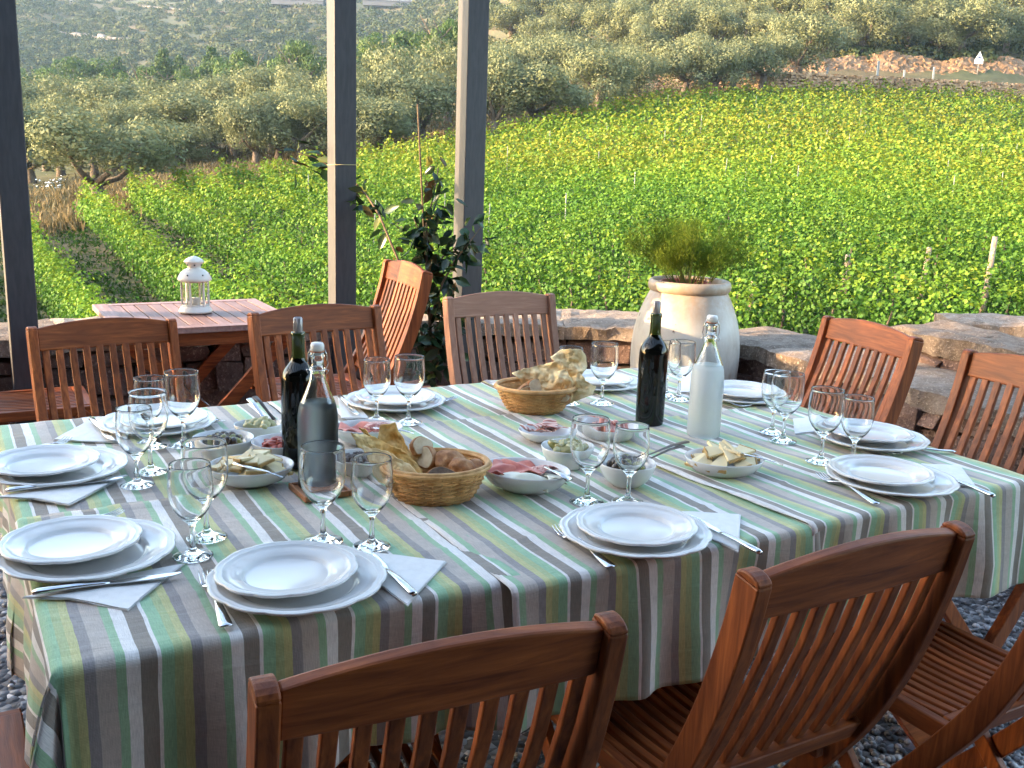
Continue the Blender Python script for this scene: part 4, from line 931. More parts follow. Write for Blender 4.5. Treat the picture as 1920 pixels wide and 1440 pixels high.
# ------------------------------------------------------------------ cutlery
def fork_mesh():
    # along +y: tines at +, length .198
    ys = [-.098, -.09, -.06, -.02, .01, .03, .04, .05, .062]; hw = [.0085, .0095, .0075, .004, .0028, .003, .006, .0115, .0125]; zs = [.004, .004, .006, .011, .013, .010, .007, .004, .003]
    mb = MB(); vs = []; fs = []
    for y, w_, z in zip(ys, hw, zs):
        for (sx, dz) in ((-1, 0), (0, .0012), (1, 0), (1, -.002), (0, -.0016), (-1, -.002)): vs.append((sx*w_, y, z+dz+.002))
    n_ = len(ys)
    for i in range(n_-1):
        for k in range(6): fs.append((i*6+k, i*6+(k+1) % 6, i*6+6+(k+1) % 6, i*6+6+k))
    fs += [(5, 4, 3, 2, 1, 0), tuple((n_-1)*6+k for k in range(6))]
    mb.add(vs, fs, smooth=True)
    for k in range(4):
        x = -.0102+k*.0068
        mb.tube([(x, .060, .004), (x, .075, .0038), (x*.98, .09, .007), (x*.96, .100, .011)], [.0021, .0017, .0014, .0007], 6, flat=.8)
    return mb
fork0 = fork_mesh().build('fork', chrome); tag(fork0, cat='fork')
def knife_root(loc, rz, label, sc=1.):
    t = empty('knife', loc, rz, label, 'knife', 'table knives', sc); return t
def make_knife():
    t = empty('knife', (0, 0, 0), 0, 'knife', 'knife', 'table knives')
    h = MB(); h.tube([(0, -.108, .005), (0, -.10, .006), (0, -.05, .0065), (0, -.012, .005), (0, 0, .004)], [.0055, .0075, .0068, .0052, .004], 10, flat=.62); h.build('handle', chrome, t)
    out_ = [(0.004, -.004), (.0085, .02), (.0095, .06), (.007, .09), (.001, .105), (-.0045, .104), (-.006, .05), (-.004, -.004)]
    MB().prism(out_, 'z', .0035, .0047).build('blade', chrome, t, bevel=.0004); return t
kn = make_knife()
def seg(p0, p1, z): # from handle end to tip -> location, rotation
    a = on_z(*p0, z); b = on_z(*p1, z); m_ = (a+b)/2; return (m_[0], m_[1]), math.atan2(-(b[0]-a[0]), (b[1]-a[1])), float(np.hypot(*(b-a)[:2]))
FK = [((428,1186),(382,1072),'fork beside the front plates at the bottom, pointing away'),((18,1012),(232,962),'fork under the left front plates, ends peeking out'),((-20,880),(150,818),'fork under the left-edge plate, tines peeking out'),
      ((1157,1073),(1036,986),'fork left of the front middle plates'),((1654,956),(1528,892),'fork left of the front right plates'),((1768,851),(1672,853),'fork right of the right side plates'),
      ((745,762),(855,748),'fork right of the plates by the middle chair'),((352,768),(412,793),'fork right of the far left plates'),((1470,765),(1398,764),'fork beside the far right plates'),((1150,722),(1198,712),'fork beside the plates right of the flatbread')]
uf = False
for a, b, lab in FK:
    (mx_, my_), rz, L = seg(a, b, .76); o = fork0 if not uf else fork0.copy()
    if uf: COL.objects.link(o)
    uf = True; o.location = (mx_, my_, .7575+(.005 if a[0] > 1440 else 0)); o.rotation_euler = (0, 0, rz); tag(o, lab, 'fork', 'steel forks')
KN = [((778,1122),(676,1028),'knife on the napkin right of the front plates'),((60,1117),(345,1078),'knife on the napkin at the front left corner'),((8,925),(237,898),'knife on the napkin at the left edge'),((168,786),(216,832),'knife on the napkin at the far left setting'),
      ((636,745),(672,781),'knife on the napkin behind the clear water bottle'),((1386,1021),(1318,985),'knife right of the front middle plates'),((1824,922),(1760,895),'knife right of the front right plates')]
uk = False
NZ = .0035
for a, b, lab in KN:
    (mx_, my_), rz, L = seg(a, b, .762); o = kn if not uk else copy_tree(kn); uk = True
    o.location = (mx_, my_, .7585+NZ+(.004 if a[0] > 1440 else 0)); o.rotation_euler = (0, 0, rz); tag(o, lab, 'knife', 'table knives')
# napkins
NP = [([(655,1032),(838,1054),(764,1136),(700,1090)], 'folded white paper napkin right of the front plates'),([(40,1122),(190,1090),(346,1058),(240,1146),(130,1124)],'folded white paper napkin at the front left corner'),
      ([(-8,934),(120,908),(240,891),(128,948),(60,936)],'folded white paper napkin at the left edge of the table'),([(100,822),(178,782),(200,780),(238,828),(160,826)],'folded white paper napkin at the far left setting'),
      ([(633,740),(655,742),(692,783),(640,783)],'folded white paper napkin behind the clear water bottle'),([(1272,960),(1388,966),(1385,1036),(1318,1004)],'folded white paper napkin right of the front middle plates'),
      ([(1725,874),(1800,878),(1832,921),(1770,912)],'folded white paper napkin right of the front right plates'),([(1486,789),(1532,787),(1560,812),(1490,818)],'square folded napkin left of the right side plates'),
      ([(918,718),(985,705),(990,716),(930,724)],'white napkin just behind the flatbread basket'),([(1277,698),(1300,696),(1296,737),(1268,737)],'white napkin between glasses and frosted bottle')]
for k, (pts, lab) in enumerate(NP):
    W = [on_z(x, y, .757) for x, y in pts]; c = sum(W)/len(W); z0 = .7615 if pts[0][0] > 1440 else (.757 if pts[0][0] > 1000 or pts[0][1] > 1000 or k == 2 else .7535)
    mb = MB()
    for layer in range(3):
        s = 1-.012*layer; n_ = len(W); ring = []
        for i in range(n_):
            a, b = W[i]-c, W[(i+1) % n_]-c
            for f in (0, .25, .5, .75):
                q = a+(b-a)*f; ring.append((q[0]*s+random.uniform(-.0012, .0012), q[1]*s+random.uniform(-.0012, .0012)))
        zc = layer*.0011
        vs = [(x, y, zc+random.uniform(0, .0016)) for x, y in ring]+[(0, 0, zc+.0018)]; m_ = len(ring)
        mb.add(vs, [(i, (i+1) % m_, m_) for i in range(m_)], smooth=False)
        mb.add([(x, y, zc) for x, y in ring]+[(x, y, zc-.0008) for x, y in ring], [(i, (i+1) % m_, m_+(i+1) % m_, m_+i) for i in range(m_)])
    o = mb.build('napkin', paper); o.location = (c[0], c[1], z0); tag(o, lab, 'napkin', 'white paper napkins')

# ------------------------------------------------------------------ bowls and platters
def bowl_mesh(r, h, sx=1., sy=1., foot=.5, scal=0):
    def fn(rad, z, t): return rad*(1+(.018*math.sin(t*scal) if scal and z > h*.8 else 0))
    pr = [(0, .006), (r*foot, .007), (r*.74, h*.38), (r*.90, h*.72), (r*.975, h), (r, h+.0012), (r*1.012, h-.001), (r*.945, h*.68), (r*.80, h*.32), (r*(foot+.06), .0035), (r*foot, 0), (0, .001)]
    return MB().lathe(pr, 56, sx=sx, sy=sy, fn=fn)
ZT = .7575
def bowl(x, y, wpx, h, name, label, sx=1., sy=1., rot=0., cat='bowl', foot=.5, scal=0):
    q = on_z(x, y, ZT+h*.9); D = float(np.dot(q-CAM, Fv)); r = wpx/2*D/FPX
    o = bowl_mesh(r/max(sx, sy), h, sx, sy, foot, scal).build(name, ceramic); o.location = (q[0], q[1], ZT-.003); o.rotation_euler = (0, 0, rot); tag(o, label, cat, 'white serving bowls')
    return np.array([q[0], q[1], ZT-.003]), r
olive_b = simple('black_olive', (.025, .016, .008), (.09, .045, .02), 60, .18, spec=.6); olive_g = simple('green_olive', (.22, .22, .06), (.30, .26, .09), 50, .2, spec=.6)
tomato = simple('dried_tomato', (.30, .025, .012), (.45, .07, .02), 50, .35, bmp=.002); arti = simple('artichoke', (.36, .33, .14), (.58, .53, .30), 45, .45, bmp=.003)
caper = simple('dark_relish', (.045, .03, .025), (.14, .09, .075), 90, .4, bmp=.003); cheese_m = simple('cheese', (.74, .60, .32), (.82, .71, .46), 12, .5, bmp=.0006); rind = simple('cheese_rind', (.42, .26, .09), (.55, .36, .14), 30, .7)
ham_m = simple('cured_ham', (.36, .045, .03), (.60, .19, .13), 26, .3, spec=.5, lo=.3, hi=.6); fat_m = simple('ham_fat', (.72, .58, .52), (.80, .70, .64), 20, .35); salami = simple('salami', (.38, .12, .10), (.66, .42, .36), 130, .4, lo=.45, hi=.55)
lard = simple('soft_cheese', (.72, .68, .52), (.80, .77, .64), 25, .45, bmp=.002); bacon_m, n, p, out = new_mat('bacon_stripes')
tc = nd(n, 'TexCoord'); wv = nd(n, 'TexWave', i_Scale=28., i_Distortion=2.5, i_Detail=2.); n.links.new(tc.outputs['Object'], wv.inputs['Vector']); c = ramp(n, wv.outputs[0], [(.35, (.72, .55, .47)), (.6, (.45, .14, .10))]); n.links.new(c, p.inputs['Base Color']); p.inputs['Roughness'].default_value = .35
def heap(proto_fn, mats, base, r, z0, n_, label, group, cat, size, squash=.6, dome=.5):
    """individual pieces heaped in a bowl"""
    protos = [proto_fn(m) for m in mats]; first = [True]*len(protos)
    for k in range(n_):
        i = k % len(protos); a = k*2.399+random.random()*.4; rr = r*math.sqrt((k+.5)/n_); z = z0+size*.5+dome*size*(1-(rr/r)**2)+random.uniform(0, size*.3)
        o = protos[i] if first[i] else protos[i].copy()
        if not first[i]: COL.objects.link(o)
        first[i] = False
        o.location = (base[0]+math.cos(a)*rr, base[1]+math.sin(a)*rr*squash/.6, base[2]+z); o.rotation_euler = (random.uniform(-.7, .7), random.uniform(-.7, .7), random.random()*6.28)
        sc = random.uniform(.82, 1.15); o.scale = (sc, sc, sc); tag(o, label, cat, group)
def olive_piece(m): return MB().ball((0, 0, 0), .0095, 10, 8, sc=(1, 1, 1.28)).build('olive', m)
def chunk(name, r, jit, sc):
    def f(m): return MB().ball((0, 0, 0), r, 9, 6, sc=sc, jit=jit).build(name, m, sub=1)
    return f
random.seed(31)
b, r = bowl(485,795,90,.045,'bowl','oval white bowl of artichoke pieces left of the dark bottles',1,.8,.4); heap(chunk('artichoke_piece',.016,.28,(1.5,.8,.6)),[arti],b,r*.5,.026,12,'pale artichoke piece in the oval bowl left of the bottles','artichoke pieces left of the bottles','artichoke',.018)
b, r = bowl(418,822,112,.048,'bowl','round white bowl of mixed dark olives behind the cheese platter'); heap(olive_piece,[olive_b,olive_b,olive_g],b,r*.58,.028,30,'glossy olive in the left olive bowl','olives in the left bowl','olive',.016)
b, r = bowl(523,828,100,.046,'bowl','round white bowl of dried red tomatoes beside the wine bottle'); heap(chunk('dried_tomato',.014,.3,(1.4,.8,.45)),[tomato],b,r*.58,.03,16,'dark red dried tomato piece in the round bowl by the wine bottle','dried tomatoes','dried tomato',.013)
bch1, rch1 = bowl(470,872,158,.04,'platter','broad white dish of cheese slices at the left','1' and 1,.86,.3,'platter')
bh0, rh0 = bowl(690,800,130,.042,'platter','white dish of ham and salami behind the near bread basket',1,.75,.2,'platter')
b, r = bowl(672,856,92,.04,'bowl','white bowl of dark relish tucked behind the glasses left of the bread'); o = MB().lathe([(0, .034), (r*.3, .036), (r*.6, .031), (r*.8, .026), (r*.8, .016), (0, .012)], 30).build('relish', caper); o.location = b; tag(o, 'dark relish heaped in the small bowl left of the bread', 'relish')
heap(chunk('relish_piece',.006,.3,(1.3,.9,.7)),[caper],b,r*.66,.031,46,'dark purple morsel in the relish bowl','morsels on the relish','relish',.006)
bh1, rh1 = bowl(985,880,172,.045,'platter','oval white platter of raw ham in the middle of the table',1,.78,-.35,'platter')
bb, rb = bowl(1022,806,100,.028,'platter','small white dish of striped bacon in front of the flatbread basket',1,.85,-.2,'platter')
b, r = bowl(1140,800,116,.034,'platter','white dish of salami pieces seen through the wine glasses',1,.75,-.2,'platter'); heap(chunk('salami_piece',.014,.25,(1.4,1,.5)),[salami, ham_m],b,r*.55,.02,20,'chunk of salami in the dish behind the two glasses','salami chunks','salami',.013)
b, r = bowl(1065,838,100,.05,'bowl','deep white bowl of pickled artichokes right of the ham platter'); heap(chunk('artichoke_piece',.015,.3,(1.4,.8,.7)),[arti, olive_g],b,r*.55,.032,14,'artichoke piece in the deep bowl right of the ham','artichoke pieces right of the ham','artichoke',.017)
b, r = bowl(1176,868,108,.05,'bowl','round white bowl of dark olives behind the front middle glasses'); heap(olive_piece,[olive_b,olive_b,olive_b,olive_g],b,r*.6,.03,32,'glossy dark olive in the right olive bowl','olives in the right bowl','olive',.016)
bch2, rch2 = bowl(1358,858,148,.04,'platter','white dish of cheese slices at the foot of the frosted bottle',1,.84,.1,'platter')
# cheese: wedges with a rind
def wedge():
    t = empty('cheese_slice', (0, 0, 0), 0, 'x', 'cheese')
    MB().prism([(-.026, -.003), (.026, -.017), (.028, .017), (-.026, .003)], 'z', -.0024, .0024).build('paste', cheese_m, t, bevel=.001)
    MB().prism([(.0285, -.0175), (.0305, -.016), (.0315, .016), (.0285, .0175)], 'z', -.0025, .0025).build('rind', rind, t, bevel=.0008); return t
w0 = wedge(); uw = False
def cheeses(b, r, n_, lab, grp, seed):
    global uw
    rs_ = random.Random(seed)
    for k in range(n_):
        o = w0 if not uw else copy_tree(w0); uw = True; a = 6.28*k/n_*2.0+rs_.random()*.5; rr = r*(.52 if k < n_*.65 else .22)*rs_.uniform(.8, 1.1)
        o.location = (b[0]+math.cos(a)*rr, b[1]+math.sin(a)*rr*.8, b[2]+.027+.0016*k+rs_.random()*.004); o.rotation_euler = (rs_.uniform(-.5, .5), rs_.uniform(-.1, .5), a+rs_.uniform(-.9, .9)); sc = rs_.uniform(.95, 1.3); o.scale = (sc, sc, sc*1.2)
        tag(o, lab, 'cheese', grp)
cheeses(bch1, rch1, 20, 'pale yellow cheese slice on the left dish', 'cheese slices on the left dish', 1); cheeses(bch2, rch2, 21, 'pale yellow cheese slice on the dish by the frosted bottle', 'cheese slices on the right dish', 2)
# ham: draped wavy slices
def drape(name, mat, w_, l, amp, seed, curl=0., thick=.0016):
    rs_ = random.Random(seed); nx, ny = 16, 20; ph = [rs_.random()*6 for _ in range(6)]; V = []
    for j in range(ny+1):
        for i in range(nx+1):
            x = (i/nx-.5)*w_; y = (j/ny-.5)*l; edge = 1+.10*math.sin(y*90+ph[3]); z = amp*(math.sin(x*70+ph[0]+y*20)*.6+math.sin(y*55+ph[1])*.5+math.sin((x+y)*120+ph[2])*.3)+amp*.8
            z += curl*((x/w_)**2*4)
            V.append((x*edge, y*(1+.08*math.sin(x*120+ph[4])), z - .35*amp*((2*x/w_)**2+(2*y/l)**2)))
    F = [(j*(nx+1)+i, j*(nx+1)+i+1, (j+1)*(nx+1)+i+1, (j+1)*(nx+1)+i) for j in range(ny) for i in range(nx)]
    return MB().add(V, F, smooth=True).build(name, mat, solid=thick)
def put(o, b, dx, dy, dz, rz, label, cat, grp, tilt=(0, 0)):
    o.location = (b[0]+dx, b[1]+dy, b[2]+dz); o.rotation_euler = (tilt[0], tilt[1], rz); return tag(o, label, cat, grp)
put(drape('ham_slice', ham_m, .10, .085, .011, 1, .012), bh1, -.022, .016, .03, .3, 'deep red raw ham slice draped across the oval platter', 'ham', 'cold cuts on the oval platter')
put(drape('ham_slice', ham_m, .07, .06, .010, 2), bh1, -.045, .012, .034, 1.2, 'folded pinkish ham slice at the left of the oval platter', 'ham', 'cold cuts on the oval platter')
put(drape('ham_slice', salami, .06, .05, .009, 3), bh1, .028, .022, .032, .8, 'brownish coarse ham slice at the right of the oval platter', 'ham', 'cold cuts on the oval platter')
put(drape('cheese_ribbon', lard, .05, .11, .010, 4), bh1, .0, -.032, .026, 1.4, 'pale cheese ribbon along the front of the oval platter', 'cheese', 'cheese ribbons on the oval platter')
put(drape('cheese_ribbon', lard, .04, .06, .010, 5), bh1, .058, -.012, .030, .3, 'pale curled cheese piece at the right end of the oval platter', 'cheese', 'cheese ribbons on the oval platter')
put(drape('ham_slice', ham_m, .09, .07, .010, 6), bh0, -.02, .0, .032, .3, 'red ham slice left on the dish behind the bread basket', 'ham', 'cold cuts behind the bread basket')
put(drape('ham_slice', salami, .07, .06, .009, 7), bh0, .03, .01, .034, 1., 'speckled salami slice on the dish behind the bread basket', 'salami', 'cold cuts behind the bread basket')
for k in range(5): put(drape('bacon_slice', bacon_m, .055, .035, .007, 10+k, .01), bb, (-.03, .0, .03, -.012, .012)[k], (.006, -.008, .004, .018, .012)[k], .018+.004*k, (.3, 1.1, 2.0, .7, 1.6)[k], 'striped bacon slice curled on the small dish', 'bacon', 'striped bacon slices')

# serving cutlery in the dishes
dark_h = simple('dark_handle', (.03, .02, .018), (.06, .04, .03), 30, .35)
def server(p0, z0, p1, z1, r0, r1, mat, name, label, flat=.35):
    a = on_z(*p0, z0); b = on_z(*p1, z1); m_ = (a+b)/2
    o = MB().tube([Vector(a-a), Vector((b-a)*.3)+Vector((0, 0, .003)), Vector((b-a)*.7), Vector(b-a)], [r0, r0*.7, r1*.7, r1], 10, flat=flat).build(name, mat); o.location = a; return tag(o, label, 'serving cutlery', 'serving cutlery in the dishes')
server((468,748),.84,(500,790),.80,.009,.006,chrome,'serving_tongs','steel serving tongs propped in the left artichoke bowl')
server((478,744),.84,(514,786),.80,.008,.006,dark_h,'serving_knife','dark knife propped beside the tongs in the artichoke bowl')
server((1068,900),.80,(1022,875),.812,.012,.004,chrome,'butter_knife','broad steel knife resting on the rim of the ham platter',.25)
server((1288,828),.80,(1188,862),.81,.008,.004,dark_h,'serving_fork','dark-handled serving fork reaching out of the right olive bowl')
server((1280,836),.80,(1196,868),.80,.007,.004,dark_h,'serving_spoon','second dark handle resting in the right olive bowl')
server((1468,872),.785,(1362,843),.815,.005,.009,chrome,'serving_fork','steel fork lying across the right cheese dish')
server((776,812),.80,(700,802),.81,.006,.004,chrome,'serving_knife','knife handle sticking out behind the near bread basket')
server((530,895),.80,(440,868),.81,.004,.007,chrome,'serving_fork','steel fork lying across the left cheese dish')

# ------------------------------------------------------------------ bread baskets
wick = simple('wicker', (.50, .25, .085), (.74, .45, .20), 40, .55, tint=.25, spec=.3)
def basket(q, r_top, r_bot, h, label, sy=.8, rz=0):
    t = empty('bread_basket', q, rz, label, 'bread basket', 'wicker bread baskets'); wv_ = MB(); rim = MB()
    ns = 34; rows = 15
    def rad(f): return r_bot+(r_top-r_bot)*(f**.72)
    for k in range(rows):
        f = (k+.5)/rows; z = h*f; rr = rad(f); pts = []
        for i in range(ns*4+1):
            a = 2*math.pi*i/(ns*4); wob = .0022*math.sin(a*ns/2*1.0+k*math.pi)*(1 if True else 0); pts.append(((rr+wob)*math.cos(a), (rr+wob)*math.sin(a)*sy, z+random.uniform(-.0004, .0004)))
        wv_.tube(pts, h/rows*.52, 5, tint=random.random(), cap=False)
    for i in range(ns):
        a = 2*math.pi*(i+.5)/ns; pts = [((rad(f))*math.cos(a), (rad(f))*math.sin(a)*sy, h*f) for f in (0, .25, .5, .75, 1)]; wv_.tube(pts, .0019, 5, tint=random.random())
    for (dr, dz) in ((0, 0), (.0035, -.004), (-.0035, -.003)):
        pts = [((r_top+dr)*math.cos(2*math.pi*i/48), (r_top+dr)*math.sin(2*math.pi*i/48)*sy, h+dz) for i in range(49)]; rim.tube(pts, .0042, 6, tint=random.random(), cap=False)
    wv_.lathe([(0, .004), (r_bot*.98, .004), (rad(.5)*.975, h*.5), (r_top*.965, h*.97)], 40, sy=sy, tint=.1)
    wv_.build('weave', wick, t, fix=False); rim.build('rim', wick, t, fix=False); return t
random.seed(41)
q2 = on_z(812, 935, ZT); D = float(np.dot(q2-CAM, Fv)); qa = on_z(812, 905, .79)
q_near = on_z(815, 922, .765); basket((q_near[0], q_near[1]+.0, ZT-.002), .108, .072, .072, 'wicker basket of bread and flatbread shards in the near centre', .82, .25)
q_far = on_z(1003, 762, .765); basket((q_far[0], q_far[1], ZT-.002), .109, .070, .070, 'wicker basket heaped with crumpled flatbread at the far side', .82, .15)
carta, n, p, out = new_mat('crisp_flatbread')
f1 = noise(n, 14, 5, .65); f2 = noise(n, 70, 4, .6); c = ramp(n, f1, [(.3, (.62, .27, .05)), (.46, (.82, .50, .15)), (.66, (.88, .68, .33))]); c = mix(n, c, ramp(n, f2, [(.35, (.8, .74, .62)), (.6, (1.1, 1.1, 1.08))]), 1., 'MULTIPLY')
n.links.new(c, p.inputs['Base Color']); p.inputs['Roughness'].default_value = .6; p.inputs['Subsurface Weight'].default_value = .0; bump(n, p, f2, .003, .7)
carta2, n, p, out = new_mat('pale_flatbread')
f1 = noise(n, 30, 5, .65); f2 = noise(n, 110, 4, .6); c = ramp(n, f1, [(.3, (.66, .36, .11)), (.40, (.86, .62, .30)), (.66, (.93, .77, .46))]); n.links.new(c, p.inputs['Base Color']); p.inputs['Roughness'].default_value = .7; bump(n, p, f2, .004, .8)
crust, n, p, out = new_mat('bread_crust'); f1 = noise(n, 22, 5, .6); f3 = noise(n, 60, 5, .7); c = ramp(n, f1, [(.3, (.20, .07, .02)), (.5, (.42, .19, .07)), (.66, (.58, .36, .18))]); c = mix(n, c, ramp(n, f3, [(.35, (.75, .7, .65)), (.62, (1.25, 1.3, 1.35))]), 1., 'MULTIPLY'); n.links.new(c, p.inputs['Base Color']); p.inputs['Roughness'].default_value = .65; bump(n, p, noise(n, 80, 4), .003, .7)
crumb = simple('bread_crumb', (.66, .52, .33), (.78, .67, .48), 60, .85, bmp=.003, bscale=110); rye = simple('dark_crumb', (.10, .07, .05), (.19, .14, .10), 70, .85, bmp=.003, bscale=120)
def sheet(name, mat, outline, amp, seed, freq=60, thick=.0022, curl=0., res=18):
    """irregular flat sheet: outline polygon in local x,y, gridded and wrinkled"""
    rs_ = random.Random(seed); ph = [rs_.random()*6 for _ in range(6)]
    b_ = bmesh.new(); n0 = len(outline); ring = []
    for i in range(n0):
        a = Vector(outline[i]); c_ = Vector(outline[(i+1) % n0]); m_ = max(2, int((c_-a).length/.006))
        for k in range(m_):
            q = a.lerp(c_, k/m_); ring.append((q.x+rs_.uniform(-.0014, .0014), q.y+rs_.uniform(-.0014, .0014)))
    cx = sum(p[0] for p in ring)/len(ring); cy_ = sum(p[1] for p in ring)/len(ring); V = []; F = []; m_ = len(ring)
    for k in range(res+1):
        f = k/res
        for (x, y) in ring:
            X = cx+(x-cx)*f; Y_ = cy_+(y-cy_)*f
            q_ = Vector((X, Y_, 0)); z = amp*(2.6*mn.noise(q_*freq*.28+Vector((ph[0]*9, 0, 0)))+1.3*mn.noise(q_*freq*.9+Vector((0, ph[1]*9, 0)))+.7*mn.noise(q_*freq*2.6)+(f**3)*1.2*math.sin(math.atan2(Y_-cy_, X-cx)*3+ph[2]))+curl*X*X*20
            V.append((X, Y_, z))
    for k in range(res):
        for i in range(m_): F.append((k*m_+i, k*m_+(i+1) % m_, (k+1)*m_+(i+1) % m_, (k+1)*m_+i))
    return MB().add(V, F, smooth=True).build(name, mat, solid=thick)
def pose(o, p, ex, ey, label, cat, grp):
    """local x axis -> ex, local y -> near ey"""
    ex = Vector(ex).normalized(); ey = Vector(ey); ey = (ey-ex*ey.dot(ex)).normalized(); ez = ex.cross(ey)
    o.matrix_world = Matrix(((ex.x, ey.x, ez.x, p[0]), (ex.y, ey.y, ez.y, p[1]), (ex.z, ey.z, ez.z, p[2]), (0, 0, 0, 1))); return tag(o, label, cat, grp)
def VV(x, y, z, Y): return Vector(on_y(x, y, Y))
Yn = q_near[1]
def px_sheet(mat, pts, Y, amp, seed, label, grp, tilt=.35, freq=60, thick=.0022, name='flatbread'):
    """a standing shard whose corners are seen at the given places, leaning back"""
    W = [Vector(on_y(x, y, Y)) for x, y in pts]; c = sum(W, Vector())/len(W)
    ex = Vector((1, 0, 0)); ey = Vector((0, tilt, 1)).normalized(); out_ = []
    for q in W:
        d = q-c; out_.append((d.x, d.z/ey.z))
    o = sheet(name, mat, out_, amp, seed, freq, thick); return pose(o, c, ex, ey, label, 'flatbread', grp)
g1 = 'flatbread shards in the near basket'
px_sheet(carta, [(655,815),(700,822),(760,850),(792,878),(802,908),(768,900),(712,870),(672,838)], Yn+.015, .004, 1, 'long golden flatbread shard sticking out to the left', g1)
px_sheet(carta, [(712,800),(738,796),(756,824),(768,848),(790,872),(770,880),(722,842),(708,822)], Yn+.045, .004, 2, 'tall pale golden flatbread shard at the top of the near basket', g1)
px_sheet(carta, [(672,803),(684,806),(716,840),(708,846),(694,828)], Yn+.055, .002, 3, 'thin narrow flatbread splinter behind the long shard', g1)
px_sheet(carta2, [(675,842),(720,850),(772,876),(806,905),(816,912),(772,908),(722,886),(690,866)], Yn-.035, .004, 4, 'curled pale flatbread along the rim of the near basket', g1, .6)
px_sheet(carta2, [(698,874),(722,878),(745,900),(735,912),(712,905),(700,890)], Yn-.055, .005, 5, 'small rolled flatbread end at the left rim of the basket', g1, .2)
px_sheet(carta2, [(766,834),(790,826),(800,838),(796,852),(780,866),(768,856)], Yn+.05, .003, 6, 'pale bread fold in the middle of the near basket', g1, .3)
def loaf(name, loc, dims, rot, label, grp, cut=None, slice_=False, crumbm=None):
    t = empty(name, loc, 0, label, 'bread', grp); t.rotation_euler = rot
    if slice_:
        out_ = []
        for k in range(28):
            a = 2*math.pi*k/28; r_ = 1+.05*math.sin(3*a+1)+.03*math.sin(5*a); y = math.sin(a); out_.append((dims[0]*math.cos(a)*r_, dims[2]*(y if y > -.5 else -.5+(y+.5)*.25)*r_))
        MB().prism(out_, 'y', -dims[1], dims[1]).build('crust', crust, t, bevel=.003)
        MB().prism([(x*.90, y*.90) for x, y in out_], 'y', -dims[1]-.0012, dims[1]+.0012).build('crumb', crumbm or crumb, t, bevel=.001)
    else:
        o = MB(); o.ball((0, 0, 0), 1, 30, 20, sc=dims); V = o.v = [tuple(Vector(q)*(1+.16*mn.noise(Vector(q)*45+Vector(loc)*30)+.07*mn.noise(Vector(q)*130))) for q in o.v]
        if cut is not None: o.v = [(x, max(y, -cut), z) for x, y, z in V]
        o.build('crust', crust, t, sub=1)
        if cut is not None:
            k = math.sqrt(max(0, 1-(cut/dims[1])**2)); out_ = [(dims[0]*k*.92*math.cos(2*math.pi*i/28)*(1+.03*math.sin(i)), dims[2]*k*.92*math.sin(2*math.pi*i/28)) for i in range(28)]
            MB().prism(out_, 'y', -cut-.002, -cut+.003).build('crumb', crumbm or crumb, t)
    return t
def LP(x, y, Y): return Vector(on_y(x, y, Y))
g2 = 'bread pieces in the near basket'
loaf('bread_piece', LP(845,868,Yn+.03), (.034,.03,.026), (0,.3,.2), 'brown crusty roll half at the back of the near basket', g2)
loaf('bread_piece', LP(868,882,Yn-.01), (.032,.024,.026), (.5,.2,-.3), 'floury brown roll at the right of the near basket', g2)
loaf('bread_piece', LP(892,880,Yn+.02), (.020,.022,.020), (.2,.5,.5), 'dark browned crust end at the right rim of the near basket', g2)
loaf('bread_slice', LP(828,897,Yn-.045), (.030,.007,.024), (-.75,0,.1), 'dark rye slice leaning at the front of the near basket', g2, slice_=True, crumbm=rye)
loaf('bread_slice', LP(800,862,Yn+.04), (.026,.008,.028), (-.3,.1,-.8), 'white bread slice standing edge-on in the near basket', g2, slice_=True)
loaf('bread_slice', LP(790,840,Yn+.055), (.024,.008,.024), (-.5,.0,.6), 'pale bread slice at the back of the near basket', g2, slice_=True)
Yf = q_far[1]; g3 = 'flatbread pieces in the far basket'
px_sheet(carta2, [(960,700),(985,692),(1020,684),(1050,678),(1062,700),(1066,738),(1040,752),(1000,740),(975,712)], Yf+.0, .006, 11, 'broad blistered flatbread across the far basket', g3, .35, 80)
px_sheet(carta2, [(1032,670),(1052,657),(1090,656),(1100,668),(1100,690),(1082,712),(1064,705),(1045,685)], Yf+.03, .007, 12, 'topmost crumpled flatbread piece on the far basket', g3, .3, 90)
px_sheet(carta2, [(1062,712),(1088,702),(1098,716),(1118,724),(1112,738),(1086,748),(1064,757),(1052,735)], Yf-.01, .006, 13, 'flatbread hanging over the right rim of the far basket', g3, .3, 90)
px_sheet(carta2, [(1030,700),(1062,696),(1075,720),(1070,750),(1045,756),(1026,728)], Yf-.03, .006, 14, 'front crumpled flatbread leaf in the far basket', g3, .45, 90)
g4 = 'bread pieces in the far basket'
loaf('bread_piece', LP(985,738,Yf-.02), (.034,.022,.026), (.2,-.5,.3), 'orange-brown crusty heel at the left of the far basket', g4, cut=.006)
loaf('bread_slice', LP(1005,728,Yf-.01), (.030,.008,.026), (-.4,.2,.5), 'white bread slice beside the orange-brown heel', g4, slice_=True)
loaf('bread_slice', LP(1030,748,Yf-.055), (.026,.008,.018), (-.6,.0,.2), 'small porous bread slice at the front of the far basket', g4, slice_=True)
loaf('bread_slice', LP(1055,748,Yf-.045), (.022,.008,.018), (-.6,.0,-.4), 'pale bread slice at the right front of the far basket', g4, slice_=True)

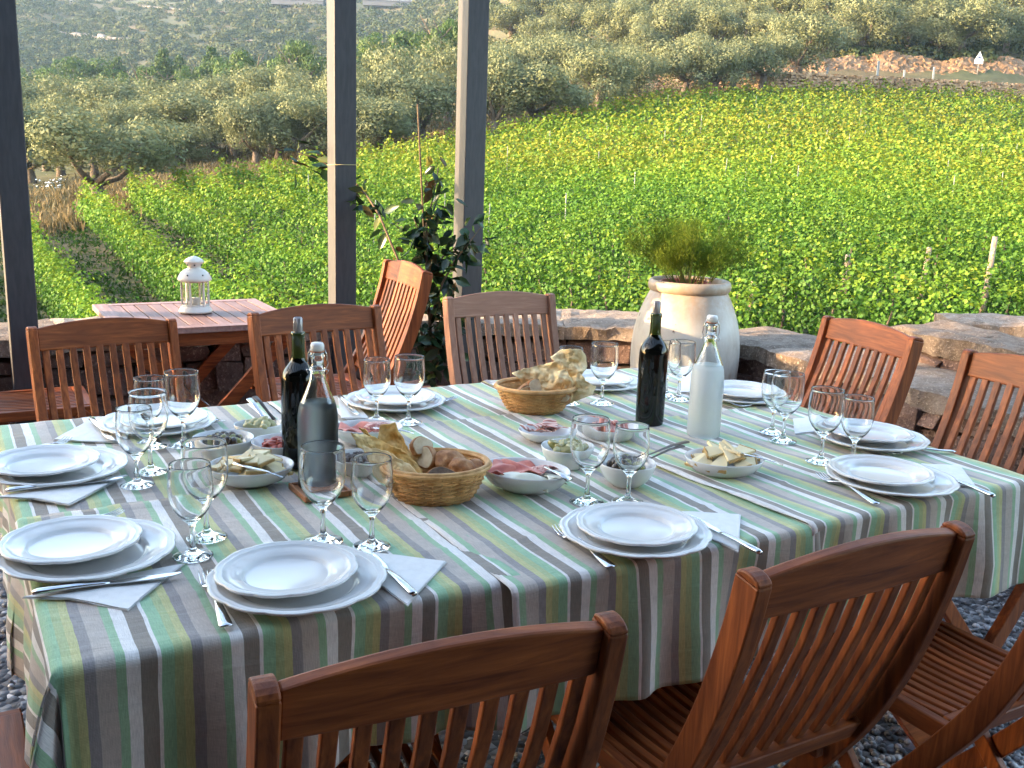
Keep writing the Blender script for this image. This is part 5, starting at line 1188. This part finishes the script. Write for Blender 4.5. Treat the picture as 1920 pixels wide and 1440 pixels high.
# ------------------------------------------------------------------ bottles
dg, n, p, out = new_mat('dark_bottle_glass'); p.inputs['Base Color'].default_value = (.003, .0035, .003, 1); p.inputs['Roughness'].default_value = .03; p.inputs['Specular IOR Level'].default_value = .4
neckg, n, p, out = new_mat('olive_bottle_glass'); p.inputs['Base Color'].default_value = (.03, .045, .006, 1); p.inputs['Roughness'].default_value = .05; p.inputs['Specular IOR Level'].default_value = .7
pourer = simple('grey_pourer', (.30, .28, .29), (.42, .40, .41), 30, .3, metal=.5)
def wine_bottle(x, y, label, s=1.):
    q = on_z(x, y, ZT); t = empty('wine_bottle', (q[0], q[1], ZT), 0, label, 'wine bottle', 'dark wine bottles', s)
    MB().lathe([(0, .004), (.026, .001), (.034, 0), (.0365, .004), (.0375, .02), (.0378, .10), (.0378, .186), (.0368, .200), (.0315, .214), (.0215, .226), (.0165, .233), (.0152, .240)], 40).build('body', dg, t, sub=1)
    MB().lathe([(.0152, .240), (.0142, .25), (.0138, .283), (.0142, .284), (.0152, .286), (.0152, .293), (.014, .295), (0, .295)], 28).build('neck', neckg, t)
    o = MB(); o.lathe([(.0095, .294), (.0098, .298), (.0088, .324), (.0075, .326), (.0065, .322), (0, .30)], 20); 
    for k in range(8): a = k*math.pi/4; o.tube([(.0093*math.cos(a), .0093*math.sin(a), .297), (.0088*math.cos(a), .0088*math.sin(a), .324)], .0012, 5)
    o.build('pourer', pourer, t); return t
wine_bottle(1217, 795, 'tall dark wine bottle standing in front of the jar')
wine_bottle(562, 872, 'dark wine bottle half hidden behind the clear water bottle', 1.0)
frost_g = glass_m('misted_glass', (.55, .58, .60), .33, 1.25)
frost_w, n, p, out = new_mat('frosted_glass'); p.inputs['Base Color'].default_value = (.80, .87, .90, 1); p.inputs['Roughness'].default_value = .42; p.inputs['Transmission Weight'].default_value = .62; p.inputs['IOR'].default_value = 1.25
bump(n, p, noise(n, 220, 3), .0006, .4)
porc = simple('porcelain', (.80, .79, .77), (.84, .83, .81), 10, .2); rubber = simple('rubber_seal', (.45, .15, .07), (.5, .18, .08), 10, .5)
def water_bottle(x, y, mat, label, r=.0415, h=.262, top=.305):
    q = on_z(x, y, ZT); s = 1.; t = empty('water_bottle', (q[0], q[1], ZT+.002), 0, label, 'water bottle', 'swing-top water bottles')
    k = h/.262; fill = .175*k
    MB().lathe([(0, .002), (r*.9, 0), (r, .006), (r, .12*k), (r*.99, .15*k), (r*.93, .167*k), (r*.85, .178*k), (0, .178*k)], 44).build('body', mat, t)
    MB().lathe([(r*.85, .1785*k), (r*.62, .200*k), (r*.42, .222*k), (r*.335, .238*k), (r*.36, .242*k), (r*.36, .248*k), (r*.31, .250*k), (r*.31, .268*k), (r*.37, .272*k), (r*.37, .279*k), (r*.30, .281*k),
                (r*.26, .279*k), (r*.26, .250*k), (r*.29, .238*k), (r*.38, .222*k), (r*.58, .200*k), (r*.81, .1788*k)], 36).build('neck', glass, t)
    MB().lathe([(0, .274*k), (r*.24, .274*k), (r*.25, .2815*k), (r*.33, .283*k), (r*.34, .293*k), (r*.28, .298*k), (0, .299*k)], 24).build('stopper', porc, t)
    MB().lathe([(r*.26, .2795*k), (r*.335, .2795*k), (r*.335, .2825*k), (r*.26, .2825*k)], 24).build('seal', rubber, t)
    wv_ = MB(); a = r*.40
    wv_.tube([(a*math.cos(i*math.pi/12), a*math.sin(i*math.pi/12), .2445*k) for i in range(25)], .0011, 6, cap=False)
    for sx in (-1, 1): wv_.tube([(sx*a, 0, .2445*k), (sx*(a+.004), .004, .255*k), (sx*(a+.002), 0, .275*k), (sx*.012, 0, .2895*k), (0, 0, .290*k)], .0011, 6)
    wv_.tube([(-a-.002, -.002, .236*k), (-a-.006, 0, .243*k), (-a, 0, .2445*k)], .0011, 6); wv_.tube([(a+.002, -.002, .236*k), (a+.006, 0, .243*k), (a, 0, .2445*k)], .0011, 6)
    wv_.build('wire_bail', chrome, t); return t
water_bottle(597, 914, frost_g, 'misted grey water bottle on the square wooden trivet', .0405, .262)
water_bottle(1318, 818, frost_w, 'frosted pale blue water bottle beside the right cheese dish', .0415, .270)
q = on_z(600, 922, ZT); t = empty('trivet', (q[0], q[1], ZT-.001), R(32), 'square wooden trivet under the misted water bottle', 'trivet')
trm = wood('trivet_wood', (14, 1.2, 14), (.30, .12, .05), (.45, .20, .09)); MB().box((0, 0, .004), (.088, .088, .006)).build('base', trm, t, bevel=.002)
mb = MB()
for sx in (-1, 1): mb.box((sx*.046, 0, .006), (.006, .098, .012)); mb.box((0, sx*.0465, .0062), (.085, .006, .0117))
mb.build('rim', trm, t, bevel=.0015)

# ------------------------------------------------------------------ big jar with fennel
jm, n, p, out = new_mat('glazed_terracotta')
f1 = noise(n, 5, 6, .65, stretch=(1, 1, .6)); f2 = noise(n, 30, 5, .6); tcj = nd(n, 'TexCoord'); sx_ = nd(n, 'SeparateXYZ'); n.links.new(tcj.outputs['Object'], sx_.inputs[0])
c = ramp(n, f1, [(.3, (.30, .23, .17)), (.42, (.46, .41, .35)), (.6, (.56, .53, .48)), (.75, (.62, .60, .57))])
hz = ramp(n, sx_.outputs[2], [(.70, (0, 0, 0)), (.83, (1, 1, 1))]); ed = mix(n, hz, ramp(n, f2, [(.35, (0, 0, 0)), (.6, (1, 1, 1))]), .4, 'MULTIPLY')
c = mix(n, c, (.40, .29, .20), ed); sp2 = ramp(n, noise(n, 26, 3, .5), [(.70, (0, 0, 0)), (.74, (1, 1, 1))]); c = mix(n, c, (.16, .12, .09), sp2)
n.links.new(c, p.inputs['Base Color']); p.inputs['Roughness'].default_value = .42; bump(n, p, f2, .004, .5)
J = on_y(1288, 600, 4.62); jt = empty('terracotta_jar', (J[0], J[1], 0), 0, 'big pale glazed jar with fennel growing from it', 'jar')
MB().lathe([(0, 0), (.13, 0), (.145, .01), (.175, .10), (.215, .25), (.243, .40), (.256, .53), (.252, .63), (.238, .715), (.214, .785), (.190, .838), (.177, .86)], 64).build('body', jm, jt, sub=1)
MB().lathe([(.176, .86), (.188, .866), (.193, .884), (.190, .904), (.18, .915), (.165, .912), (.155, .90), (.15, .86), (.14, .80)], 64).build('rim', jm, jt, sub=1)
redp = simple('red_plastic', (.30, .07, .06), (.38, .11, .09), 10, .5)
MB().lathe([(.11, .80), (.112, .895), (.116, .90), (.115, .906), (.108, .905), (.104, .89), (0, .89)], 40, c=(-.02, 0, 0)).build('inner_pot', redp, jt)
ft = empty('fennel_plant', (J[0], J[1], .88), 0, 'feathery yellow-green fennel sprouting from the big jar', 'plant')
mb = MB(); tipsF = []
for k in range(46):
    a = random.random()*6.28; r0 = random.uniform(0, .10); lean = random.uniform(.03, .24); h = random.uniform(.12, .30)
    p0 = Vector((math.cos(a)*r0, math.sin(a)*r0, 0)); p2 = p0+Vector((math.cos(a)*lean, math.sin(a)*lean, h)); p1 = p0.lerp(p2, .5)+Vector((0, 0, .03))
    mb.tube([p0, p1, p2], [.0024, .0016, .0008], 4); tipsF += [p1, p1.lerp(p2, .4), p2, p1.lerp(p2, .75)]
mb.build('stems', simple('fennel_stem', (.14, .20, .04), (.22, .28, .06), 10, .6), ft, fix=False)
Pn = []; Tn = []
for q in tipsF:
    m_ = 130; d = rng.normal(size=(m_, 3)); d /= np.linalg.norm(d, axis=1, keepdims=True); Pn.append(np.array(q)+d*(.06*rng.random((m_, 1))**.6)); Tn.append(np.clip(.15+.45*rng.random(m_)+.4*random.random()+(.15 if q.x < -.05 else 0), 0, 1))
Pn = np.concatenate(Pn); leaf_cloud('fronds', Pn, .026*(.5+rng.random(len(Pn))), np.concatenate(Tn), fennel_m, ft, up=0, droop=-1.2, aspect=.07, fold=False)

# ------------------------------------------------------------------ climbing plant in its pot
PY = 4.45
C0 = on_y(822, 700, PY); terra = simple('terracotta_pot', (.32, .11, .06), (.42, .17, .10), 8, .75, bmp=.002)
ct = empty('potted_plant', (C0[0], C0[1], 0), 0, 'dark glossy-leaved climber in a terracotta pot between the posts', 'plant')
MB().lathe([(0, 0), (.12, 0), (.13, .01), (.165, .30), (.182, .305), (.186, .36), (.178, .365), (.168, .36), (.155, .31), (0, .31)], 40).build('pot', terra, ct)
def LC(x, y, dY=0.): 
    q = on_y(x, y, PY+dY); return Vector((q[0]-C0[0], q[1]-C0[1], q[2]))
st = MB(); lf = []
branches = [([(815,700,0),(808,640,0),(803,560,0),(800,480,0),(800,420,0),(812,370,0),(822,315,0)], .009),
            ([(810,700,.03),(795,640,.02),(775,570,.03),(752,500,.08),(735,460,.1),(712,405,.2),(690,370,.3),(668,345,.45),(630,318,.5),(590,295,.5),(560,287,.5)], .008),
            ([(806,600,0),(830,530,-.03),(852,490,-.06),(880,455,-.06),(902,425,-.05)], .006), ([(803,520,0),(832,480,.03),(858,460,0),(880,440,-.05)], .005),
            ([(801,460,0),(780,420,0),(775,408,0)], .004), ([(802,440,0),(820,400,0),(838,385,0)], .004), ([(808,640,0),(830,590,0),(845,560,0)], .005), ([(808,660,0),(790,620,-.03),(776,600,-.03)], .004), ([(800,480,0),(785,450,0),(770,425,.0)], .004)]
branches += [([(812,700,0),(835,650,-.02),(850,610,-.04),(856,575,-.05)], .005), ([(808,690,0),(784,660,-.02),(775,630,-.03)], .004), ([(810,640,0),(842,600,.02),(862,560,.02)], .004)]
dens = [None, [(.0, 0), (.35, .4), (.5, 1.), (.6, 1.5), (.72, .5), (.85, 1.6), (1, 2.2)]]
for bi, (pts, r_) in enumerate(branches):
    P = [LC(*q) for q in pts]; st.tube(P, [r_*(1-.7*i/(len(P)-1)) for i in range(len(P))], 6)
    for i in range(len(P)-1):
        L = (P[i+1]-P[i]).length; m_ = int(L*(125 if bi else 125))
        if bi == 1: m_ = int(L*{0: 10, 1: 10, 2: 6, 3: 10, 4: 40, 5: 85, 6: 45, 7: 40, 8: 70, 9: 130}.get(i, 40))
        if bi == 0 and i < 2: m_ = int(L*40)
        for k in range(m_):
            q = P[i].lerp(P[i+1], random.random())+Vector([random.gauss(0, .032) for _ in range(3)]); lf.append(q)
st.tube([LC(783,195,.02), LC(788,300,.02), LC(797,470,.01), LC(812,700,0)], .0045, 6)
st.build('stems', stem_m, ct, fix=False)
# real leaf shape: pointed oval, folded at the midrib
mb = MB()
for q in lf:
    L = random.uniform(.055, .095)*(1.25 if q.y > .25 else 1); W_ = L*.52; d = Vector([random.gauss(0, 1), random.gauss(0, 1), random.gauss(-.5, .7)]).normalized(); n_ = Vector([random.gauss(0, .7), random.gauss(-.3, .7), random.gauss(.7, .5)]); n_ = (n_-d*n_.dot(d)).normalized(); s_ = d.cross(n_)
    V = [q, q+d*L*.3+s_*W_*.45, q+d*L*.6+s_*W_*.42, q+d*L-n_*L*.12, q+d*L*.6-s_*W_*.42, q+d*L*.3-s_*W_*.45, q+d*L*.3-n_*.006, q+d*L*.6-n_*.008]
    mb.add(V, [(0, 1, 6), (1, 2, 7, 6), (2, 3, 7), (3, 4, 7), (4, 5, 6, 7), (5, 0, 6)], random.random()**1.6, True)
mb.build('foliage', camellia, ct, fix=False)

# ------------------------------------------------------------------ lantern on the side table
lm = simple('white_enamel', (.66, .62, .56), (.74, .70, .64), 8, .4); hole = simple('lantern_hole', (.03, .03, .03), (.04, .04, .04), 5, .9)
Lq = on_z(367, 585, .742); lt = empty('lantern', (Lq[0], Lq[1], .742), R(15), 'small white metal lantern with a candle on the side table', 'lantern')
s = .245/.25
MB().lathe([(0, .0), (.066, .0), (.070, .006), (.066, .014), (.060, .024), (.058, .028), (0, .028)], 6*6).build('base', lm, lt, bevel=.001)
for k in range(6):
    a = k*math.pi/3+.2; MB().box((.055*math.cos(a), .055*math.sin(a), .0825), (.008, .008, .108), Matrix.Rotation(a, 3, 'Z')).build('upright', lm, lt, bevel=.001)
for k in range(6):
    a = k*math.pi/3+.2; b_ = a+math.pi/3; r_ = .054; o = MB(); pa = Vector((r_*math.cos(a), r_*math.sin(a), 0)); pb_ = Vector((r_*math.cos(b_), r_*math.sin(b_), 0)); m_ = (pa+pb_)/2
    o.box((m_.x, m_.y, .0825), (.0015, .044, .104), Matrix.Rotation(math.atan2(m_.y, m_.x), 3, 'Z')); o.build('pane', glass, lt)
rings = MB()
for z in (.031, .134):
    for k in range(6):
        a = k*math.pi/3+.2; b_ = a+math.pi/3; rings.tube([(.055*math.cos(a), .055*math.sin(a), z), (.055*math.cos(b_), .055*math.sin(b_), z)], .004, 6)
rings.build('ring', lm, lt)
rf = MB().lathe([(.068, .136), (.071, .140), (.068, .150), (.058, .168), (.042, .182), (.028, .188), (.026, .19), (.028, .197), (.036, .210), (.041, .214), (.042, .217), (.034, .226), (.018, .235), (.006, .239), (0, .24)], 36).build('roof', lm, lt)
for k in range(12):
    a = k*math.pi/6+.1; (r_, z) = ((.0615, .163), (.0325, .203))[k % 2]; o = MB().ball((r_*math.cos(a), r_*math.sin(a), z), .0036, 8, 5).build('vent_hole', hole, lt); o.parent = rf
MB().tube([(0, 0, .028), (0, 0, .062)], .019, 16).build('candle', simple('wax', (.75, .72, .64), (.8, .77, .7), 5, .5), lt)

# ------------------------------------------------------------------ air between here and the far hills
zt_ = float(max(v[2] for v in vs_ter)); zb_ = float(min(v[2] for v in vs_ter))
mv = bpy.data.materials.new('air'); mv.use_nodes = True; n = mv.node_tree; n.nodes.clear(); out = n.nodes.new('ShaderNodeOutputMaterial'); pv = n.nodes.new('ShaderNodeVolumePrincipled')
pv.inputs['Color'].default_value = (.50, .72, 1.0, 1); pv.inputs['Density'].default_value = .00019; pv.inputs['Anisotropy'].default_value = .2; n.links.new(pv.outputs[0], out.inputs['Volume'])
hz_ = MB().box((0, 0, (zt_+12+zb_-1)/2), (1500, 1700, zt_+12-zb_+1)).build('haze', mv); tag(hz_, kind='stuff')
